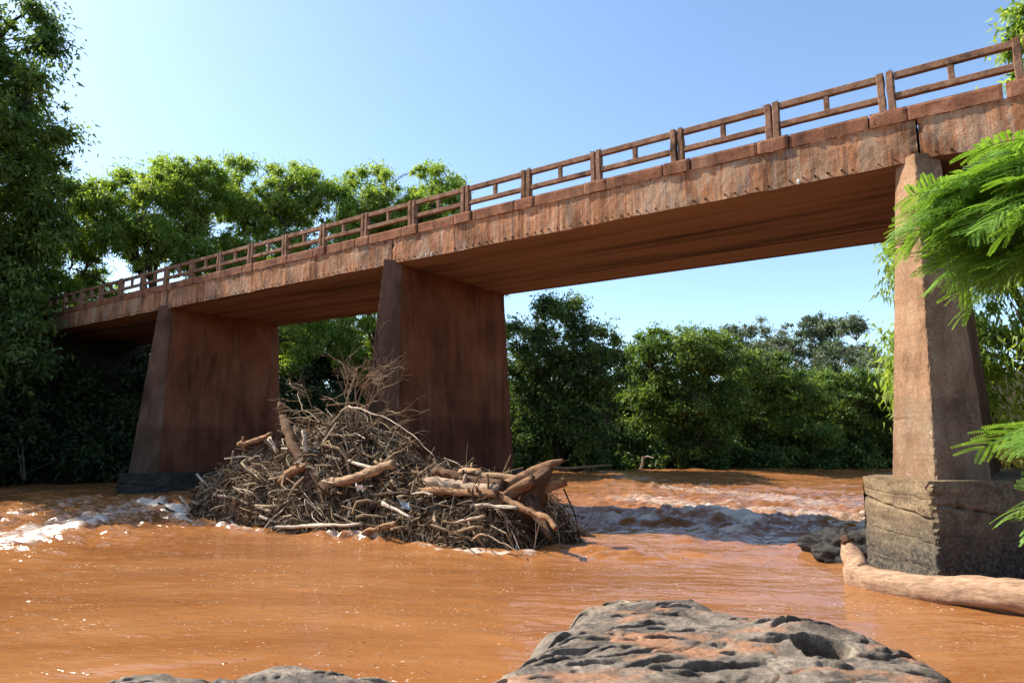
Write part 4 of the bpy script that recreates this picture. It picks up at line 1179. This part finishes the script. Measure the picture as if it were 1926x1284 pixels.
# ------------------------------------------------------------------ rocks
def rock_field(outline, top, res, seed, hole=None, fall=0.55, slope=0.0):
    o = np.array(outline, float)
    lo, hi = o.min(0) - 0.7, o.max(0) + 0.7
    oa, ob = 0.8 * o[:, 0] + 0.6 * o[:, 1], -0.6 * o[:, 0] + 0.8 * o[:, 1]
    A_, B_ = np.meshgrid(np.arange(oa.min() - 0.5, oa.max() + 0.5, res), np.arange(ob.min() - 0.5, ob.max() + 0.5, res * 0.8), indexing='ij')
    X, Y = 0.8 * A_ - 0.6 * B_, 0.6 * A_ + 0.8 * B_
    wx, wy = X + 0.18 * NZ[1].fbm(X * 1.4, Y * 1.4, seed, 3), Y + 0.18 * NZ[2].fbm(X * 1.4, Y * 1.4, seed, 3)
    d, _ = poly_dist(wx, wy, outline, True)
    s = np.where(inside(wx, wy, outline), d, -d)
    z = np.where(s > 0, top * (1 - np.exp(-np.clip(s, 0, 9) / (fall * 0.5))), s * 2.2)
    # tilted slabs: the nearest of scattered seeds decides the facet
    r = np.random.default_rng(seed)
    ns = int(13 * (hi - lo).prod() / 9) + 6
    sp = lo + r.random((ns, 2)) * (hi - lo)
    tilt = r.normal(size=(ns, 2)) * 0.055
    hh = r.normal(size=ns) * 0.022
    an = r.random(ns) * 0.6 + 0.7
    ux, uy = X + 0.10 * NZ[3].fbm(X * 3.3, Y * 3.3, seed, 4), Y + 0.10 * NZ[4].fbm(X * 3.3, Y * 3.3, seed, 4)
    D = np.stack([((ux - p[0]) * a) ** 2 + ((uy - p[1]) / a * 1.5) ** 2 for p, a in zip(sp, an)])
    ordr = np.argpartition(D, 1, axis=0)
    i0, i1 = ordr[0], ordr[1]
    d0, d1 = np.sqrt(np.take_along_axis(D, i0[None], 0)[0]), np.sqrt(np.take_along_axis(D, i1[None], 0)[0])
    fac = hh[i0] + (ux - sp[i0, 0]) * tilt[i0, 0] + (uy - sp[i0, 1]) * tilt[i0, 1]
    crack = np.exp(-((d1 - d0) / 0.022) ** 2) * sstep(-0.2, 0.3, NZ[0].n3(X * 2, Y * 2, seed))
    # ledges: warped layers whose risers face the lower side
    def layers(fa, fb, warp, sd):
        p = B_ * fb + warp * NZ[5].fbm(A_ * fa, B_ * fa * 0.8, sd, 3) + 0.10 * NZ[3].fbm(A_ * 3.5, B_ * 3.5, sd, 2) * fb / 4.5
        fr = p - np.floor(p)
        amp = sstep(-0.25, 0.45, NZ[2].n3(A_ * fa * 1.4, np.floor(p) * 3.7 + B_ * 0.3, sd))
        return sstep(0, 0.085, fr) * (1 - fr) * amp
    rel = 0.030 * layers(0.6, 0.8, 0.8, seed) + 0.024 * layers(1.0, 1.9, 0.7, seed + 3) + 0.035 * NZ[1].fbm(X * 0.9, Y * 0.9, seed, 3) + 0.014 * NZ[4].fbm(A_ * 3.2, B_ * 5.5, seed, 6, 0.6) - 0.022 * crack
    inn = sstep(-0.1, 0.25, s)
    z = z + rel * (0.35 + 0.65 * inn) - slope * sstep(2.1, 3.3, A_)
    z = z + 0.0035 * NZ[2].fbm(X * 26, Y * 26, seed, 3)
    # short dark crevices with a raised far lip, undercut away from the viewer's side
    sh = np.zeros_like(z)
    for q_ in range(int(15 * np.prod(o.max(0) - o.min(0)))):
        a0, b0 = r.uniform(A_.min(), A_.max()), r.uniform(B_.min(), B_.max())
        ln, wd_, dp = r.gamma(3, 0.045) + 0.03, r.uniform(0.014, 0.03), r.uniform(0.02, 0.075)
        an_ = r.normal() * 0.35
        ia, ib = int((a0 - A_[0, 0]) / res), int((b0 - B_[0, 0]) / (res * 0.8))
        ha, hb = int((1.6 * ln + 0.1) / res), int((1.1 * ln + 9 * wd_ + 0.1) / (res * 0.8))
        W_ = (slice(max(0, ia - ha), ia + ha), slice(max(0, ib - hb), ib + hb))
        da, db = A_[W_] - a0, B_[W_] - b0
        da, db = da * math.cos(an_) + db * math.sin(an_), -da * math.sin(an_) + db * math.cos(an_)
        db = db + 0.35 * ln * NZ[1].n3(da / ln * 1.3 + q_ * 3.1, 0.5 + 0 * da, 0)
        m = np.exp(-(da / ln) ** 4)
        e = m * np.exp(-(db / wd_) ** 2)
        z[W_] += (-dp * e + dp * 0.28 * m * np.exp(-np.abs(db - wd_ * 1.5) / (wd_ * 3)) * (db > -wd_)) * inn[W_]
        sh[W_] += e * dp * 0.55 * inn[W_]
    if hole:
        for hx, hy, hr, hd in hole:
            da, db = 0.8 * (X - hx) + 0.6 * (Y - hy), -0.6 * (X - hx) + 0.8 * (Y - hy)
            q = np.hypot(da, db / 1.2) + 0.12 * NZ[1].fbm(X * 4, Y * 4, 3, 3) * hr
            k = 1 - sstep(hr * 0.78, hr, q)
            z = z - hd * k + 0.13 * np.exp(-((da / 0.5) ** 2 + ((db - 0.50) / 0.3) ** 2)) * (1 - k)
            sh = sh + k * 0.34
    X, Y = X - 0.6 * sh, Y + 0.8 * sh
    # silt settles in level hollows
    bl = z.copy()
    for _ in range(14):
        bl[1:-1, 1:-1] = (bl[:-2, 1:-1] + bl[2:, 1:-1] + bl[1:-1, :-2] + bl[1:-1, 2:]) / 4
    gxz, gyz = np.gradient(bl, res, res * 0.8)
    sc = (bl - z) * 4 - 0.40 * np.hypot(gxz, gyz) + 0.30 * NZ[3].fbm(A_ * 1.6, B_ * 3.0, seed + 7, 4, 0.65)
    ok = s > 0.12
    rank = np.searchsorted(np.sort(sc[ok]), sc) / ok.sum()
    silt = np.clip(rank, 0, 1) * ok * (sh < 0.015)
    return np.stack([X, Y, z], -1), silt

OUT1 = [(-3.1, 3.3), (-3.52, 4.6), (-3.85, 5.6), (-4.08, 6.6), (-3.72, 7.35), (-2.9, 7.7), (-2.4, 7.3), (-1.8, 7.08), (-1.1, 6.85), (-0.55, 6.4), (-0.12, 5.8), (0.1, 4.6), (0.9, 2.0), (0.9, -1.2), (-1.0, -1.2), (-2.2, 1.5)]
P, silt = rock_field(OUT1, 0.435, 0.013, 3, [(-1.42, 6.0, 0.23, 0.62)], 0.30, 0.02)
b = MB()
b.grid(P, silt)
tag(b.build("basalt_boulder", M['rock'], None, (-2, 4, 0), smooth=True), "big cracked grey rock with orange silt and a deep hole, bottom right by the river", "rock")
OUT2 = [(-5.45, 2.45), (-5.12, 2.95), (-4.62, 3.40), (-4.15, 3.58), (-3.62, 3.86), (-3.2, 3.5), (-3.0, 1.5), (-4.5, 1.0)]
P, silt = rock_field(OUT2, 0.43, 0.014, 8, None, 0.3)
b = MB()
b.grid(P, silt * 0.75)
tag(b.build("basalt_boulder", M['rock'], None, (-4.3, 2.5, 0), smooth=True), "low grey rock just peeking over the bottom edge of the picture", "rock")

def boulder(name, c, r, seed, mat, label):
    n = 64
    th, ph = np.meshgrid(np.linspace(0, 2 * np.pi, 2 * n), np.linspace(0.02, np.pi - 0.02, n), indexing='ij')
    u = np.stack([np.sin(ph) * np.cos(th), np.sin(ph) * np.sin(th), np.cos(ph)], -1)
    k = 1 + 0.42 * NZ[0].fbm(u[..., 0] * 2.2 + seed, u[..., 1] * 2.2, u[..., 2] * 2.2, 6, 0.42)
    b = MB()
    b.grid(np.array(c) + u * np.array(r) * k[..., None], flip=True)
    tag(b.build(name, M[mat], None, c, smooth=True), label, "rock")
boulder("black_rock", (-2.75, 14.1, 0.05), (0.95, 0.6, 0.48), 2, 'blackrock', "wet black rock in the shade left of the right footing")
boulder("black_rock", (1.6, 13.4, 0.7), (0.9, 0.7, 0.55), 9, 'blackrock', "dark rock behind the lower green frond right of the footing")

# ------------------------------------------------------------------ stranded log in front of the right footing
lg = thing("fallen_log", (-1.0, 11.1, 0.1), "thick pale barkless log lying in the water in front of the right footing", "log")
P = smooth_path([(-2.32, 11.62, 0.22), (-2.12, 11.46, 0.12), (-1.75, 11.27, 0.10), (-1.2, 11.08, 0.11), (-0.6, 10.93, 0.15), (0.0, 10.75, 0.2), (0.7, 10.5, 0.27), (1.5, 10.2, 0.35)], 46)
rr = np.interp(np.linspace(0, 1, 46), [0, 0.06, 0.14, 0.35, 0.6, 0.8, 1.0], [0.15, 0.20, 0.205, 0.19, 0.22, 0.23, 0.24])
b = MB()
b.tube(P, rr, 22, 0.5, 0.13)
b.build("log_trunk", M['biglog'], lg, smooth=True)
b = MB()
P = smooth_path([(-2.15, 11.5, 0.2), (-2.25, 11.62, 0.36), (-2.33, 11.72, 0.48), (-2.38, 11.8, 0.58)], 12)
b.tube(P, np.linspace(0.19, 0.09, 12), 12, 0.5, 0.35)
b.build("broken_fork", M['biglog'], lg, smooth=True)
b = MB()
b.tube(smooth_path([(-2.36, 11.78, 0.54), (-2.40, 11.81, 0.62), (-2.38, 11.8, 0.68)], 6), [0.09, 0.11, 0.06, 0.08, 0.05, 0.03], 9, 0.25, 0.5)
b.build("knot", M['log'], lg, smooth=True)

# ------------------------------------------------------------------ feathery foreground tree on the right bank
ft = thing("feathery_leaved_tree", (1.75, 2.9, 0.9), "bright green feathery-leaved tree reaching in at the right, in front of the pier", "tree")
def frond_mesh(seed):
    """twice-divided leaf along +X: midrib, paired pinnae, each with rows of tiny leaflets"""
    r = np.random.default_rng(seed)
    b = MB()
    L = 0.23
    n = 9
    t = np.linspace(0, 1, n)
    mid = np.stack([t * L, 0.02 * np.sin(t * 2.2) * r.normal(), -0.10 * L * t ** 2 * 2.6], 1)
    b.tube(mid, np.linspace(0.0022, 0.001, n), 4, 0.3)
    npair = int(r.integers(7, 9))
    for k in range(npair):
        f = 0.22 + 0.78 * (k + 0.2 * r.random()) / (npair - 0.7)
        o = np.array([np.interp(min(f, 1), t, mid[:, i]) for i in range(3)])
        pl = 0.095 * (0.75 + 0.5 * np.sin(np.pi * min(f, 1) * 0.9)) * r.uniform(0.85, 1.1)
        for sgn in (-1, 1):
            ang = R(66 - 30 * f) + r.normal() * 0.08
            d = np.array([math.cos(ang), sgn * math.sin(ang), -0.10 + r.normal() * 0.08])
            d /= np.linalg.norm(d)
            m = 17
            s = np.linspace(0.05, 1, m)
            Pm = o + d * (s * pl)[:, None] + np.array([0, 0, -1.0]) * (0.20 * pl * s ** 2)[:, None]
            side = np.cross(d, [0, 0, 1.0])
            side /= np.linalg.norm(side)
            up = np.cross(side, d)
            ll = 0.0135 * (0.7 + 0.5 * np.sin(np.pi * (0.15 + 0.8 * s)))
            for q in (-1, 1):
                tip = Pm + side * (q * ll)[:, None] + d * (ll * 0.45)[:, None] + up * (ll * r.uniform(-0.1, 0.35))[:, None]
                a1 = Pm + d * 0.0012
                w2 = d * 0.0034
                mm = (Pm + tip) / 2
                V = np.stack([Pm, mm - w2, tip, mm + w2], 1).reshape(-1, 3)
                b.add(V, [np.arange(4 * m).reshape(m, 4)], np.repeat(np.clip(0.5 + r.normal(size=m) * 0.12 + (r.random() - 0.5) * 0.3, 0, 1), 4))
    return b.mesh("leaf", M['frond'])
FR = [frond_mesh(i) for i in range(6)]
r3 = np.random.default_rng(33)
bt = MB()
bt.tube(smooth_path([(1.75, 2.9, 0.7), (1.6, 3.0, 1.8), (1.35, 3.1, 2.7), (1.1, 3.2, 3.6)], 14), np.linspace(0.06, 0.025, 14), 8)
bt.build("trunk", M['bark'], ft, smooth=True)
def spray(pts, spacing, start=0.0, scale=0.95):
    P = smooth_path(pts, 30)
    b = MB()
    b.tube(P, np.linspace(0.011, 0.003, 30), 6)
    b.build("branch", M['twig'], ft, smooth=True)
    seg = np.linalg.norm(np.diff(P, axis=0), axis=1)
    s = np.concatenate([[0], np.cumsum(seg)])
    k = 0
    for dd in np.arange(start * s[-1], s[-1] + 1e-6, spacing):
        c = np.array([np.interp(dd, s, P[:, i]) for i in range(3)])
        i = min(int(np.searchsorted(s, dd)), 28)
        T = Vector(P[i + 1] - P[i]).normalized()
        for sgn in ((-1, 1) if k % 2 else (1, -1))[:2]:
            k += 1
            az = math.atan2(T.y, T.x) + sgn * r3.uniform(0.15, 1.0)
            v = Vector((math.cos(az), math.sin(az), r3.uniform(-0.55, 0.12)))
            o = link("leaf", FR[int(r3.integers(6))], ft, c)
            qn = v.to_track_quat('X', 'Z')
            o.rotation_mode = 'QUATERNION'
            from mathutils import Quaternion
            o.rotation_quaternion = qn @ Quaternion((1, 0, 0), r3.normal(0.0, 0.4))
            sc = scale * r3.uniform(0.85, 1.2)
            o.scale = (sc, sc, sc)
TRK = [(1.35, 3.1, 2.7), (1.2, 3.15, 3.2), (1.5, 3.0, 2.2)]
spray([TRK[1], (0.7, 3.2, 3.30), (0.26, 3.2, 3.20), (-0.10, 3.2, 3.10)], 0.055, 0.4)
spray([TRK[1], (0.6, 3.15, 3.18), (0.12, 3.15, 3.08), (-0.22, 3.15, 2.99)], 0.055, 0.4)
spray([TRK[0], (0.7, 3.1, 3.05), (0.18, 3.1, 2.98), (-0.20, 3.1, 2.90)], 0.055, 0.4)
spray([TRK[0], (0.7, 3.2, 2.98), (0.25, 3.25, 2.90), (-0.10, 3.25, 2.80)], 0.055, 0.4)
spray([TRK[0], (0.7, 3.2, 2.86), (0.3, 3.2, 2.82), (0.02, 3.2, 2.72)], 0.055, 0.4)
spray([TRK[1], (0.7, 3.35, 3.15), (0.25, 3.4, 3.06), (-0.11, 3.4, 2.98)], 0.055, 0.4)
spray([TRK[0], (0.6, 3.3, 2.80), (0.25, 3.3, 2.86), (-0.10, 3.3, 2.80)], 0.06, 0.45)
spray([TRK[1], (0.6, 3.5, 3.18), (0.2, 3.5, 3.10), (-0.12, 3.5, 3.02)], 0.055, 0.3)
spray([TRK[0], (0.7, 3.45, 2.95), (0.35, 3.5, 2.86), (0.06, 3.5, 2.76)], 0.06, 0.3)
spray([TRK[1], (0.7, 3.3, 3.3), (0.35, 3.3, 3.26), (0.08, 3.3, 3.17)], 0.055, 0.3)
spray([TRK[0], (0.7, 3.3, 3.0), (0.35, 3.4, 2.95), (0.0, 3.4, 2.9)], 0.055, 0.3)
spray([TRK[0], (0.75, 3.0, 2.95), (0.4, 2.95, 2.95), (0.08, 2.95, 2.88)], 0.055, 0.35)
spray([TRK[2], (0.8, 3.0, 2.15), (0.36, 3.0, 2.13), (0.05, 3.0, 2.09)], 0.075, 0.55, 1.05)
spray([TRK[2], (0.8, 3.0, 1.97), (0.36, 3.0, 1.94), (0.06, 3.0, 1.87)], 0.075, 0.55, 1.05)

for o in bpy.data.objects:
    if "_at" in o: del o["_at"]
